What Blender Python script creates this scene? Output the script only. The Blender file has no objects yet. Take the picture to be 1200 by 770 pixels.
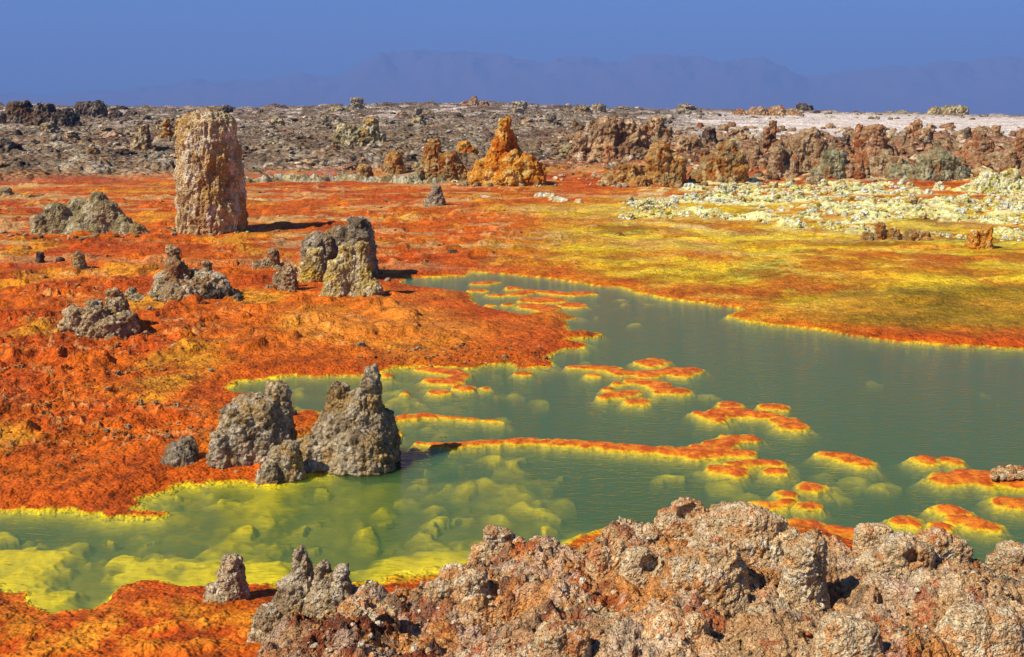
import bpy, bmesh, math, random
import numpy as np
from mathutils import Vector, Matrix

# ------------------------------------------------------------------ scene, camera, light
SC = bpy.context.scene
COL = SC.collection
W, H = 1200.0, 770.0            # size of the photograph, used for laying out
F = 1287.0                      # focal length in those pixels
HZ = 116.0                      # row of the true horizon
CAMZ = 3.2                      # eye height over the pond
PITCH = math.atan((H / 2 - HZ) / F)

cd = bpy.data.cameras.new('camera')
cam = bpy.data.objects.new('camera', cd)
COL.objects.link(cam)
cam.location = (0, 0, CAMZ)
cam.rotation_euler = (math.pi / 2 - PITCH, 0, 0)
cd.sensor_width = 36.0
cd.lens = 36.0 * F / W
cd.clip_start = 0.05
cd.clip_end = 60000
SC.camera = cam

SUN_EL = math.radians(46)
SUN_AZ = math.radians(31)       # how far the sun stands behind the viewer's left
sd = Vector((-math.cos(SUN_AZ) * math.cos(SUN_EL), -math.sin(SUN_AZ) * math.cos(SUN_EL), math.sin(SUN_EL)))
world = bpy.data.worlds.new("World")
SC.world = world
world.use_nodes = True
nt = world.node_tree
bg = nt.nodes['Background']
sky = nt.nodes.new('ShaderNodeTexSky')
sky.sky_type = 'NISHITA'
sky.sun_disc = False
sky.sun_elevation = SUN_EL
sky.sun_rotation = math.atan2(sd.x, sd.y)
sky.altitude = 0
sky.air_density = 1.0
sky.dust_density = 0.3
sky.ozone_density = 5.0
hsv = nt.nodes.new('ShaderNodeMixRGB')
hsv.blend_type = 'MULTIPLY'
hsv.inputs[0].default_value = 1.0
hsv.inputs[2].default_value = (0.50, 0.82, 1.35, 1)
nt.links.new(sky.outputs[0], hsv.inputs[1])
nt.links.new(hsv.outputs[0], bg.inputs['Color'])
bg.inputs['Strength'].default_value = 0.065
sl = bpy.data.lights.new('sun', 'SUN')
sl.energy = 4.9
sl.angle = math.radians(0.5)
sl.color = (1.0, 0.95, 0.86)
so = bpy.data.objects.new('sun', sl)
COL.objects.link(so)
so.rotation_euler = sd.to_track_quat('Z', 'Y').to_euler()
so.location = (-20, -10, 30)
SC.view_settings.view_transform = 'Standard'
SC.view_settings.look = 'None'
SC.view_settings.exposure = 0.3
SC.view_settings.gamma = 1.0
SC.view_settings.use_curve_mapping = False
SC.cycles.max_bounces = 5
SC.cycles.diffuse_bounces = 2
SC.cycles.glossy_bounces = 2
SC.cycles.transparent_max_bounces = 8
SC.cycles.volume_bounces = 0

# ------------------------------------------------------------------ projection helpers
CP, SP = math.cos(PITCH), math.sin(PITCH)


def ray(px, py):
    """direction of the sight line through a point of the photograph"""
    a = (px - W / 2) / F
    b = (H / 2 - py) / F
    return np.array([a, CP + b * SP, -SP + b * CP])


def at_z(px, py, z=0.0):
    r = ray(px, py)
    t = (z - CAMZ) / r[2]
    return np.array([r[0] * t, r[1] * t])


def to_px(x, y, z):
    yy = y * CP - (z - CAMZ) * SP
    zz = y * SP + (z - CAMZ) * CP
    yy = np.maximum(yy, 0.05)
    return W / 2 + F * x / yy, H / 2 - F * zz / yy


# ------------------------------------------------------------------ noise in numpy
def _h(ix, iy, iz, seed):
    ix = np.asarray(ix).astype(np.int64)
    iy = np.asarray(iy).astype(np.int64)
    iz = np.asarray(iz).astype(np.int64)
    n = (ix * 374761393 + iy * 668265263 + iz * 2147483647 + seed * 1274126177) & 0xFFFFFFFF
    n = ((n ^ (n >> 13)) * 1274126177) & 0xFFFFFFFF
    n = ((n ^ (n >> 16)) * 2246822519) & 0xFFFFFFFF
    return n ^ (n >> 15)


def hf(ix, iy, iz, seed):
    return (_h(ix, iy, iz, seed) & 0xFFFFFF) / float(0xFFFFFF)


def noise2(x, y, seed=0):
    xi, yi = np.floor(x), np.floor(y)
    u, v = x - xi, y - yi
    su, sv = u * u * u * (u * (u * 6 - 15) + 10), v * v * v * (v * (v * 6 - 15) + 10)
    out = 0
    for dx in (0, 1):
        for dy in (0, 1):
            a = hf(xi + dx, yi + dy, 0, seed) * 2 * np.pi
            g = np.cos(a) * (u - dx) + np.sin(a) * (v - dy)
            out = out + g * (su if dx else 1 - su) * (sv if dy else 1 - sv)
    return out * 1.5


def fbm2(x, y, seed=0, octv=4, gain=0.5, spacing=None, wl=1.0):
    out, amp, fr = 0, 1.0, 1.0 / wl
    for o in range(octv):
        n = noise2(x * fr, y * fr, seed + o * 17)
        if spacing is not None:
            n = n * np.clip((1.0 / fr) / spacing / 2.0 - 0.5, 0, 1)
        out = out + amp * n
        amp *= gain
        fr *= 2.03
    return out


def noise3(p, seed=0):
    pi = np.floor(p)
    f = p - pi
    s = f * f * f * (f * (f * 6 - 15) + 10)
    out = 0
    for dx in (0, 1):
        for dy in (0, 1):
            for dz in (0, 1):
                h = _h(pi[:, 0] + dx, pi[:, 1] + dy, pi[:, 2] + dz, seed)
                gx = ((h & 1023) / 511.5) - 1
                gy = (((h >> 10) & 1023) / 511.5) - 1
                gz = (((h >> 20) & 1023) / 511.5) - 1
                g = gx * (f[:, 0] - dx) + gy * (f[:, 1] - dy) + gz * (f[:, 2] - dz)
                w = (s[:, 0] if dx else 1 - s[:, 0]) * (s[:, 1] if dy else 1 - s[:, 1]) * (s[:, 2] if dz else 1 - s[:, 2])
                out = out + g * w
    return out * 1.3


def fbm3(p, seed=0, octv=4, gain=0.5):
    out, amp, fr = 0, 1.0, 1.0
    for o in range(octv):
        out = out + amp * noise3(p * fr, seed + o * 13)
        amp *= gain
        fr *= 2.1
    return out


def worley3(p, seed=0):
    pi = np.floor(p)
    best = np.full(len(p), 9.0)
    for dx in (-1, 0, 1):
        for dy in (-1, 0, 1):
            for dz in (-1, 0, 1):
                c = pi + np.array([dx, dy, dz])
                q = np.stack([c[:, 0] + hf(c[:, 0], c[:, 1], c[:, 2], seed),
                              c[:, 1] + hf(c[:, 0], c[:, 1], c[:, 2], seed + 1),
                              c[:, 2] + hf(c[:, 0], c[:, 1], c[:, 2], seed + 2)], 1)
                best = np.minimum(best, ((q - p) ** 2).sum(1))
    return np.sqrt(best)


def worley2(x, y, seed=0):
    xi, yi = np.floor(x), np.floor(y)
    f1 = np.full(x.shape, 9.0)
    f2 = np.full(x.shape, 9.0)
    cid = np.zeros(x.shape)
    for dx in (-1, 0, 1):
        for dy in (-1, 0, 1):
            cx, cy = xi + dx, yi + dy
            d = np.hypot(cx + hf(cx, cy, 1, seed) - x, cy + hf(cx, cy, 2, seed) - y)
            i = hf(cx, cy, 3, seed)
            nf = d < f1
            f2 = np.where(nf, f1, np.minimum(f2, d))
            cid = np.where(nf, i, cid)
            f1 = np.where(nf, d, f1)
    return f1, f2, cid


def sst(a, b, x):
    t = np.clip((x - a) / (b - a), 0, 1)
    return t * t * (3 - 2 * t)


def lin(rgb):
    c = np.array(rgb, float) / 255.0
    return np.where(c <= 0.04045, c / 12.92, ((c + 0.055) / 1.055) ** 2.4)


def mixc(a, b, t):
    t = np.asarray(t)[..., None]
    return a * (1 - t) + b * t


def poly_sd(x, y, P):
    """signed distance to a closed polygon, positive inside"""
    P = np.asarray(P, float)
    d2 = np.full(x.shape, 1e18)
    ins = np.zeros(x.shape, bool)
    n = len(P)
    for i in range(n):
        ax, ay = P[i]
        bx, by = P[(i + 1) % n]
        ex, ey = bx - ax, by - ay
        t = np.clip(((x - ax) * ex + (y - ay) * ey) / (ex * ex + ey * ey + 1e-12), 0, 1)
        d2 = np.minimum(d2, (x - ax - t * ex) ** 2 + (y - ay - t * ey) ** 2)
        if ay != by:
            c = ((ay > y) != (by > y)) & (x < ex * (y - ay) / (ey if ey else 1e-9) + ax)
            ins ^= c
    d = np.sqrt(d2)
    return np.where(ins, d, -d)


# ------------------------------------------------------------------ mesh helpers
def mesh_from(name, co, faces, col=None, smooth=True, mat=None):
    co = np.asarray(co, np.float32)
    faces = np.asarray(faces, np.int32)
    me = bpy.data.meshes.new(name)
    k = faces.shape[1]
    me.vertices.add(len(co))
    me.vertices.foreach_set('co', co.ravel())
    me.loops.add(faces.size)
    me.loops.foreach_set('vertex_index', faces.ravel())
    me.polygons.add(len(faces))
    me.polygons.foreach_set('loop_start', np.arange(0, faces.size, k, dtype=np.int32))
    me.polygons.foreach_set('loop_total', np.full(len(faces), k, np.int32))
    if smooth:
        me.polygons.foreach_set('use_smooth', np.ones(len(faces), bool))
    me.update(calc_edges=True)
    if col is not None:
        set_col(me, col)
    if mat:
        me.materials.append(mat)
    return me


def set_col(me, col):
    a = me.color_attributes.new('tint', 'FLOAT_COLOR', 'POINT')
    c = np.ones((len(me.vertices), 4), np.float32)
    c[:, :3] = np.clip(col, 0.003, 0.95)
    a.data.foreach_set('color', c.ravel())


def link(name, me, label=None, cat=None, group=None, kind=None, parent=None, loc=None):
    o = bpy.data.objects.new(name, me)
    COL.objects.link(o)
    if parent:
        o.parent = parent
    if label:
        o['label'] = label
    if cat:
        o['category'] = cat
    if group:
        o['group'] = group
    if kind:
        o['kind'] = kind
    if loc is not None:
        o.location = loc
    return o


def grid_faces(nr, nc, keep=None):
    i = np.arange(nr * nc).reshape(nr, nc)
    q = np.stack([i[:-1, :-1], i[:-1, 1:], i[1:, 1:], i[1:, :-1]], -1).reshape(-1, 4)
    if keep is not None:
        k = keep.ravel()
        q = q[k[q].any(1)]
    return q


def compact(co, col, q):
    used = np.unique(q)
    m = np.full(len(co), -1)
    m[used] = np.arange(len(used))
    return co[used], col[used], m[q]


# ------------------------------------------------------------------ materials
def surf_mat(name, rough=0.85, bumps=((12, 0.02, 'n'),), var=((3.0, 0.35), (30.0, 0.4)), spec=0.25, speck=None, sat=1.0):
    """colour from the 'tint' attribute, broken up by noise at a few real-world scales, and bump"""
    m = bpy.data.materials.new(name)
    m.use_nodes = True
    N, L = m.node_tree.nodes, m.node_tree.links
    b = N['Principled BSDF']
    b.inputs['Roughness'].default_value = rough
    b.inputs['Specular IOR Level'].default_value = spec
    at = N.new('ShaderNodeAttribute')
    at.attribute_name = 'tint'
    geo = N.new('ShaderNodeNewGeometry')
    pos = geo.outputs['Position']
    cur = at.outputs['Color']
    for i, (sc, amt) in enumerate(var):
        n = N.new('ShaderNodeTexNoise')
        n.inputs['Scale'].default_value = sc
        n.inputs['Detail'].default_value = 5
        n.inputs['Roughness'].default_value = 0.65
        L.new(pos, n.inputs['Vector'])
        mr = N.new('ShaderNodeMapRange')
        mr.inputs[1].default_value = 0.3
        mr.inputs[2].default_value = 0.7
        mr.inputs[3].default_value = 1 - amt
        mr.inputs[4].default_value = 1 + amt
        L.new(n.outputs['Fac'], mr.inputs[0])
        mx = N.new('ShaderNodeVectorMath')
        mx.operation = 'SCALE'
        L.new(cur, mx.inputs[0])
        L.new(mr.outputs[0], mx.inputs['Scale'])
        cur = mx.outputs[0]
    if speck:
        colr, sc, thr = speck
        n = N.new('ShaderNodeTexNoise')
        n.inputs['Scale'].default_value = sc
        n.inputs['Detail'].default_value = 3
        L.new(pos, n.inputs['Vector'])
        mr = N.new('ShaderNodeMapRange')
        mr.inputs[1].default_value = thr
        mr.inputs[2].default_value = thr + 0.06
        mr.inputs[4].default_value = 0.8
        L.new(n.outputs['Fac'], mr.inputs[0])
        mx = N.new('ShaderNodeMixRGB')
        L.new(mr.outputs[0], mx.inputs[0])
        L.new(cur, mx.inputs[1])
        mx.inputs[2].default_value = (*lin(colr), 1)
        cur = mx.outputs[0]
    L.new(cur, b.inputs['Base Color'])
    prev = None
    for sc, dist, kind in bumps:
        if kind == 'v':
            t = N.new('ShaderNodeTexVoronoi')
            t.inputs['Scale'].default_value = sc
            out = t.outputs['Distance']
        else:
            t = N.new('ShaderNodeTexNoise')
            t.inputs['Scale'].default_value = sc
            t.inputs['Detail'].default_value = 6
            t.inputs['Roughness'].default_value = 0.65
            out = t.outputs['Fac']
        L.new(pos, t.inputs['Vector'])
        bp = N.new('ShaderNodeBump')
        bp.inputs['Strength'].default_value = 1.0
        bp.inputs['Distance'].default_value = dist
        bp.invert = kind == 'v'
        L.new(out, bp.inputs['Height'])
        if prev:
            L.new(prev.outputs[0], bp.inputs['Normal'])
        prev = bp
    L.new(prev.outputs[0], b.inputs['Normal'])
    return m


M_GROUND = surf_mat('mineral_crust', 0.75, ((5, 0.05, 'n'), (13, 0.022, 'v'), (34, 0.012, 'v')), ((1.1, 0.3), (7, 0.45), (38, 0.5)), 0.10)
M_ROCK = surf_mat('salt_rock', 0.95, ((6, 0.09, 'n'), (24, 0.045, 'v'), (60, 0.02, 'n')), ((2.2, 0.28), (12, 0.38), (50, 0.35)), 0.08)
M_BANK = surf_mat('bank_rock', 0.95, ((14, 0.04, 'n'), (38, 0.020, 'v'), (90, 0.008, 'v')), ((2.0, 0.2), (18, 0.35), (80, 0.4)), 0.08)
M_FAR = surf_mat('far_rock', 0.95, ((1.2, 0.5, 'n'), (3.5, 0.22, 'v')), ((0.35, 0.3), (1.8, 0.5), (7, 0.45)), 0.05)
M_ISLET = surf_mat('islet_crust', 0.7, ((20, 0.008, 'n'), (60, 0.004, 'v')), ((4, 0.2), (30, 0.35)), 0.2)
M_MOUNT = surf_mat('mountain_rock', 1.0, ((0.002, 60, 'n'),), ((0.001, 0.2),), 0.0)

m = bpy.data.materials.new('pond_water')
m.use_nodes = True
N, L = m.node_tree.nodes, m.node_tree.links
N.remove(N['Principled BSDF'])
out = N['Material Output']
tr = N.new('ShaderNodeBsdfTransparent')
tr.inputs[0].default_value = (0.96, 0.96, 0.90, 1)
gl = N.new('ShaderNodeBsdfGlossy')
gl.inputs['Roughness'].default_value = 0.04
fr = N.new('ShaderNodeFresnel')
fr.inputs['IOR'].default_value = 1.25
mix = N.new('ShaderNodeMixShader')
geo = N.new('ShaderNodeNewGeometry')
mp = N.new('ShaderNodeMapping')
mp.inputs['Rotation'].default_value = (0, 0, math.radians(35))
mp.inputs['Scale'].default_value = (1.0, 3.2, 1.0)
L.new(geo.outputs['Position'], mp.inputs['Vector'])
prev = None
for sc, dist in ((10, 0.010), (3.5, 0.008)):
    nn = N.new('ShaderNodeTexNoise')
    nn.inputs['Scale'].default_value = sc
    nn.inputs['Detail'].default_value = 3
    nn.inputs['Distortion'].default_value = 0.4
    L.new(mp.outputs[0], nn.inputs['Vector'])
    bp = N.new('ShaderNodeBump')
    bp.inputs['Distance'].default_value = dist
    L.new(nn.outputs['Fac'], bp.inputs['Height'])
    if prev:
        L.new(prev.outputs[0], bp.inputs['Normal'])
    prev = bp
L.new(prev.outputs[0], gl.inputs['Normal'])
L.new(prev.outputs[0], fr.inputs['Normal'])
L.new(fr.outputs[0], mix.inputs[0])
L.new(tr.outputs[0], mix.inputs[1])
L.new(gl.outputs[0], mix.inputs[2])
L.new(mix.outputs[0], out.inputs['Surface'])
wvn = N.new('ShaderNodeVolumePrincipled')
wvn.inputs['Color'].default_value = (0.29, 0.56, 0.19, 1)
wvn.inputs['Density'].default_value = 6.6
wvn.inputs['Anisotropy'].default_value = 0.0
L.new(wvn.outputs[0], out.inputs['Volume'])
M_WATER = m
M_BED = surf_mat('pond_bed', 0.9, ((6, 0.012, 'n'),), ((2.5, 0.10), (12, 0.14)), 0.0)

# ------------------------------------------------------------------ the lie of the land
SHORE_PX = [(275, 447), (300, 443), (360, 440), (420, 440), (470, 433), (520, 430), (545, 430), (596, 426), (602, 433),
            (626, 432), (650, 430), (647, 417), (662, 408), (689, 408), (690, 403), (674, 399), (701, 395), (701, 390),
            (668, 387), (671, 381), (668, 376), (683, 372), (662, 367), (650, 364), (617, 369), (593, 364), (572, 360),
            (557, 357), (557, 348), (542, 342), (500, 337), (458, 331), (479, 326), (545, 324), (551, 319), (590, 321),
            (644, 326), (668, 330), (695, 334), (728, 337), (737, 342), (764, 346), (782, 351), (830, 356), (868, 362),
            (850, 369), (870, 377), (920, 383), (980, 389), (1020, 397), (1100, 405), (1200, 409), (1330, 416),
            (1420, 470), (1440, 600), (1300, 690), (1200, 672), (1150, 668), (1110, 650), (1060, 640), (1000, 632), (960, 617),
            (930, 610), (880, 625), (760, 615), (700, 622), (640, 637), (590, 643), (545, 657), (500, 669), (440, 679),
            (380, 688), (300, 688), (240, 690), (200, 684), (150, 690), (110, 712), (60, 722), (30, 700), (0, 685),
            (-90, 680), (-140, 640), (-90, 597), (0, 599), (40, 598), (80, 600), (120, 602), (150, 604), (185, 603), (150, 599),
            (168, 586), (213, 568), (248, 564), (278, 562), (300, 566), (317, 571), (335, 567), (359, 558), (404, 549),
            (449, 535), (466, 527), (475, 517), (462, 498), (430, 490), (390, 486), (365, 484), (350, 480), (335, 473), (299, 463),
            (269, 457)]
SHORE = [tuple(at_z(px, py)) for px, py in SHORE_PX]


def interp(x, pts):
    return np.interp(x, [p[0] for p in pts], [p[1] for p in pts])


def base_z(x, y):
    """smooth lie of the land away from the pond"""
    d = np.hypot(x, y)
    u = W / 2 + F * CP * x / np.maximum(y, 0.3)
    sky_row = interp(u, [(-300, 123), (0, 124), (300, 129), (430, 126), (560, 122), (700, 129), (950, 132), (1200, 136), (1500, 138)])
    zs = CAMZ - 160 * (sky_row - HZ) / F
    right = sst(600, 820, u)
    near = 46.0
    t = np.clip((d - near) / (160 - near), 0, 1)
    z = zs * t
    zr = 0.75 * sst(41, 56, d) + (zs - 0.75) * np.clip((d - 56) / 104, 0, 1)
    z = z * (1 - right) + zr * right
    z = np.where(d > 160, zs - (d - 160) * 0.12, z)
    return np.maximum(z, -92.0) + 0.03


def ground_many(px, py):
    """points of the land seen at places of the photograph"""
    px, py = np.asarray(px, float), np.asarray(py, float)
    ra, rb_ = (px - W / 2) / F, (H / 2 - py) / F
    rx, ry, rz = ra, CP + rb_ * SP, np.minimum(-SP + rb_ * CP, -1e-4)
    lo = np.full(px.shape, 3.0)
    hi = np.full(px.shape, 158.0)
    done = np.zeros(px.shape, bool)
    t = 3.0
    while t < 170:
        h = (rz * t + CAMZ <= base_z(rx * t, ry * t)) & ~done
        hi[h] = t
        done |= h
        lo[~done] = t
        if done.all():
            break
        t *= 1.012
    lo = np.where(done, lo, 158.0)
    for _ in range(16):
        m_ = (lo + hi) / 2
        h = rz * m_ + CAMZ <= base_z(rx * m_, ry * m_)
        hi = np.where(h, m_, hi)
        lo = np.where(h, lo, m_)
    z = np.where(done, rz * hi + CAMZ, base_z(rx * hi, ry * hi))
    return np.stack([rx * hi, ry * hi, z], -1)


def ground_at(px, py):
    return ground_many([px], [py])[0]


# orange: 0 near red, yellow, grey zones, laid out where the photograph shows them
C_RED = lin((180, 74, 12))
C_ORANGE = lin((196, 92, 14))
C_DEEP = lin((142, 54, 10))
C_OCHRE = lin((214, 148, 34))
C_TAN = lin((196, 158, 96))
C_YEL = lin((212, 172, 26))
C_OLIVE = lin((122, 96, 14))
C_LIME = lin((228, 204, 26))
C_GREY = lin((146, 122, 92))
C_DGREY = lin((104, 86, 66))
C_LGREY = lin((186, 168, 138))
C_WHITE = lin((250, 228, 204))
C_WATER = lin((92, 126, 58))

SHALLOW = [(120, 655, 320, 34, 1.0), (400, 640, 180, 45, 0.85), (500, 585, 130, 45, 0.55), (600, 590, 90, 60, 0.3), (330, 590, 180, 26, 0.7),
           (500, 455, 110, 30, 0.6), (380, 450, 120, 12, 0.5), (620, 350, 80, 20, 0.9), (520, 488, 60, 12, 0.6),
           (560, 515, 60, 10, 0.4), (900, 590, 80, 20, 0.35), (1060, 580, 140, 60, 0.25), (840, 540, 70, 18, 0.4), (740, 450, 60, 25, 0.35), (680, 625, 90, 12, 0.5)]


def hfrac(c):
    return (c * 37.7) % 1.0


def right_zone(u):
    return sst(640, 760, u)


def terrain(x, y, spacing):
    d = np.hypot(x, y)
    s = np.full(x.shape, -30.0)
    nm = (d < 45) & (d > 3)
    s[nm] = poly_sd(x[nm], y[nm], SHORE)
    near = d < 60
    n1 = fbm2(x, y, 3, 5, 0.55, spacing, 1.1)
    n2 = fbm2(x, y, 31, 5, 0.6, spacing, 0.28)
    n3 = fbm2(x, y, 57, 4, 0.5, None, 5.0)
    n4 = fbm2(x, y, 81, 4, 0.55, spacing, 0.6)
    s = s + 0.10 * n4 + 0.02 * n2
    zb = base_z(x, y)
    u, v = to_px(x, y, 0 * x)
    # ---- height
    shore_lift = 0.035 * sst(0, 0.3, -s) + 0.08 * sst(0.3, 5, -s)
    crust = 0.035 * n1 * sst(0.1, 1.5, -s) + 0.022 * n2 + 0.04 * np.maximum(n4, 0) * sst(0.3, 1.2, -s)
    f1, f2, cid = worley2(x / 0.55 + n4 * 0.4, y / 0.55 + n1 * 0.4, 5)
    rough_l = np.clip(np.exp(-((u - 120) / 300) ** 2 - ((v - 480) / 110) ** 2) * 1.3 + np.exp(-((u - 120) / 200) ** 2 - ((v - 760) / 40) ** 2), 0, 1)
    crust = crust + rough_l * (0.05 * np.abs(n2) + 0.03 * (1 - f1) + 0.03 * n4) * np.clip(0.55 / spacing / 2 - .5, 0, 1) * sst(0.2, 1.5, -s)
    land = 0.008 + (zb - 0.008 + shore_lift) * sst(0.0, 0.35, -s) + crust * sst(0.0, 0.3, -s)
    sh = 0
    for cx, cy, rx, ry, w in SHALLOW:
        sh = sh + w * np.exp(-((u - cx) / rx) ** 2 - ((v - cy) / ry) ** 2)
    sh = np.clip(sh, 0, 1)
    wf1, wf2, wc = worley2(x / 0.24 + n2 * 0.15 + n4 * 0.3, y / 0.36 + n4 * 0.2 + n1 * 0.4, 9)
    vf1, vf2, vc = worley2(x / 0.6 + n2 * 0.2, y / 0.8 + n4 * 0.3, 19)
    nz = fbm2(x, y, 11, 4, 0.55, None, 0.8)
    bank_side = np.clip(1.15 * np.exp(-((u - 150) / 330) ** 4 - ((v - 692) / 40) ** 2) + np.exp(-((u - 20) / 160) ** 2 - ((v - 655) / 16) ** 2)
                        + 0.8 * np.exp(-((u - 430) / 120) ** 2 - ((v - 668) / 22) ** 2) + 0.8 * np.exp(-((u - 255) / 90) ** 2 - ((v - 585) / 12) ** 2), 0, 1)
    depth = 0.46 * (1 - np.exp(-np.maximum(s, 0) / 0.62))
    depth = depth * (1 - sh * np.clip(0.55 + 0.45 * nz, 0, 0.9))
    depth = depth * (1 - 0.97 * bank_side * np.clip(0.75 + 0.6 * nz, 0, 1))
    gate = np.clip(sh * 1.5 + 0.03, 0, 1) * sst(-0.7, 0.15, nz)
    gs = np.clip(sh * 2.0, 0, 1)
    depth = depth * (1 - gs) + np.minimum(depth, 0.095 + 0.03 * nz + 0.02 * n4) * gs
    l1 = 0.014 + 0.05 * hfrac(wc) + 0.09 * np.maximum(wf1 - 0.15, 0) + 0.02 * (n2 + 0.4)
    l2 = 0.026 + 0.05 * hfrac(vc) + 0.09 * np.maximum(vf1 - 0.15, 0) + 0.03 * (n2 + 0.4)
    depth = np.where(wc < gate * 0.85, np.minimum(depth, l1), depth)
    depth = np.where(vc < gate * 0.3, np.minimum(depth, l2), depth)
    depth = np.where(bank_side > 0.35, np.minimum(depth, 0.012 + 0.10 * np.maximum(0.1 - nz + 0.5 * n2, 0) + 0.9 * np.maximum(0.75 - bank_side, 0)), depth)
    depth = np.maximum(depth, (0.010 + 0.012 * np.abs(n2)) * sst(0.0, 0.1, s))
    z = np.where(s > 0, -depth, np.where(d < 60, np.maximum(land, 0.004), land))
    m1, m2, mid_ = worley2(x / 1.5 + 0.5 * n1, y / 1.1 + 0.5 * n4, 61)
    rim = sst(0.10, 0.02, (m2 - m1) + 0.10 * np.abs(n2)) * sst(-0.1, 0.35, fbm2(x, y, 63, 3, 0.5, None, 4.0)) * sst(0.5, 1.5, -s) * (u < 700)
    z = z + 0.035 * rim * (s < 0) + 0.05 * sst(0.25, 0.45, n4 + 0.3 * n1) * sst(0.5, 1.5, -s) * sst(11, 14, d) * (1 - 0.75 * sst(560, 680, u))
    # ---- the stony plain beyond
    far = sst(43, 50, d + 2.5 * n3)
    leftcut = sst(400, 620, u)
    g1, g2, gid = worley2(x / 1.7 + n1 * 0.35, y / 1.7 + n4 * 0.35, 21)
    slab = gid * 0.30 * np.clip((g2 - g1) * 5, 0, 1) + np.maximum(n3, 0) * 0.25
    k1, k2, kid = worley2(x / 5.0 + n3, y / 5.0, 23)
    slab = slab + 0.35 * np.maximum(kid - 0.65, 0) * np.clip((k2 - k1) * 4, 0, 1) * 2
    slab = slab + 0.16 * n4 + 0.10 * n2
    rg = fbm2(x, y, 151, 5, 0.6, None, 7.0)
    ridge = sst(118, 150, d) * sst(176, 158, d)
    h1, h2, hid = worley2(x / 2.6 + 0.3 * n1, y / 5.0, 67)
    slab = slab + ridge * (1 - 0.75 * right_zone(u)) * (0.5 * np.maximum(rg, 0) + 1.5 * np.maximum(hid - 0.55, 0) * np.clip((h2 - h1) * 4, 0, 1))
    scz = right_zone(u) * sst(43, 50, d) * sst(66, 57, d)
    sb1, sb2, sbi = worley2(x / 1.5 + 0.4 * n1, y / 1.8 + 0.4 * n4, 27)
    slab = slab + scz * (0.5 * sbi * sst(0.75, 0.15, sb1) + 0.25 * np.abs(n1))
    whitezone = sst(720, 940, u + 50 * n3) * sst(55, 60, d) * sst(158, 138, d + 12 * n3)
    whitezone = np.clip(whitezone + 0.8 * sst(0.05, 0.45, n3) * sst(80, 120, d) * sst(165, 140, d), 0, 1)
    z = z + far * slab * (1 - 0.85 * whitezone * (d < 150)) * (1 - 0.3 * sst(100, 160, d))
    # ---- colour
    c = mixc(np.broadcast_to(C_ORANGE, x.shape + (3,)), C_RED, sst(-0.15, 0.45, n3 + 0.5 * n1))
    c = mixc(c, C_OCHRE, sst(0.05, 0.7, fbm2(x, y, 91, 4, 0.55, None, 2.3)) * 0.75)
    c = mixc(c, C_DEEP, sst(0.1, 0.6, fbm2(x, y, 95, 4, 0.6, None, 0.9)) * 0.4)
    c = mixc(c, lin((112, 46, 12)), sst(0.15, 0.6, fbm2(x, y, 97, 5, 0.7, None, 0.4)) * 0.55)
    och = np.exp(-((u - 470) / 150) ** 2 - ((v - 385) / 28) ** 2)
    c = mixc(c, lin((200, 118, 36)), np.clip(och * 1.25 * (0.8 + 0.6 * n1), 0, 0.9))
    redrim = np.exp(-((u - 560) / 110) ** 2 - ((v - 385) / 40) ** 2) * sst(1.6, 0.3, -s)
    c = mixc(c, C_RED, np.clip(redrim, 0, 0.8))
    # yellow country on the right
    yz = sst(560, 760, u + 70 * n3) * sst(408, 350, v) * sst(228, 262, v + 14 * n3)
    yn = fbm2(x * 0.8, y, 101, 5, 0.55, None, 2.6)
    yel = mixc(np.broadcast_to(C_YEL, x.shape + (3,)), C_OCHRE, sst(-0.1, 0.5, yn))
    yel = mixc(yel, C_OLIVE, sst(0.0, 0.55, fbm2(x, y, 105, 4, 0.5, None, 1.9)) * 0.8)
    yel = mixc(yel, lin((186, 110, 18)), sst(0.1, 0.5, fbm2(x, y, 109, 4, 0.5, None, 3.1)) * 0.8)
    fs = fbm2(x * 0.6, y * 0.9, 113, 5, 0.65, None, 0.9)
    yel = mixc(yel, lin((160, 96, 14)), sst(0.1, 0.45, fs) * 0.7)
    yel = mixc(yel, lin((222, 196, 70)), sst(0.15, 0.5, -fs) * 0.5)
    c = mixc(c, yel, np.clip(yz, 0, 1))
    ol = np.exp(-((u - 1120) / 190) ** 4 - ((v - 366) / 24) ** 4)
    olc = mixc(np.broadcast_to(C_OLIVE, x.shape + (3,)), C_OCHRE, sst(-0.2, 0.6, yn) * 0.5)
    c = mixc(c, olc, np.clip(ol, 0, 0.9))
    rs = np.exp(-((u - 880) / 110) ** 2 - ((v - 345) / 14) ** 2) + np.exp(-((u - 790) / 60) ** 2 - ((v - 306) / 7) ** 2) + np.exp(-((u - 1100) / 140) ** 2 - ((v - 312) / 9) ** 2)
    c = mixc(c, lin((176, 84, 16)), np.clip(rs * (0.6 + 1.6 * n1), 0, 0.8))
    ys = np.exp(-((u - 1150) / 130) ** 2 - ((v - 336) / 6) ** 2) + np.exp(-((u - 720) / 120) ** 2 - ((v - 297) / 6) ** 2) + np.exp(-((u - 760) / 130) ** 2 - ((v - 252) / 8) ** 2)
    c = mixc(c, C_YEL, np.clip(ys * (0.9 + n1), 0, 0.9))
    # pale sinter streaks
    st = sst(0.22, 0.42, fbm2(x * 0.35, y * 1.3, 121, 5, 0.6, None, 2.0)) * sst(330, 300, v) * 0.6
    c = mixc(c, C_TAN, np.clip(st * (1 - 0.5 * yz), 0, 0.85))
    # salt field
    sf = sst(700, 830, u) * sst(294, 276, v + (1200 - u) * 0.03) * sst(208, 228, v + (u - 760) * 0.03)
    sf = sf * sst(-0.38, -0.08, fbm2(x * 0.6, y, 135, 3, 0.5, None, 2.6))
    sn = fbm2(x, y, 131, 5, 0.6, None, 1.0)
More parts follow.
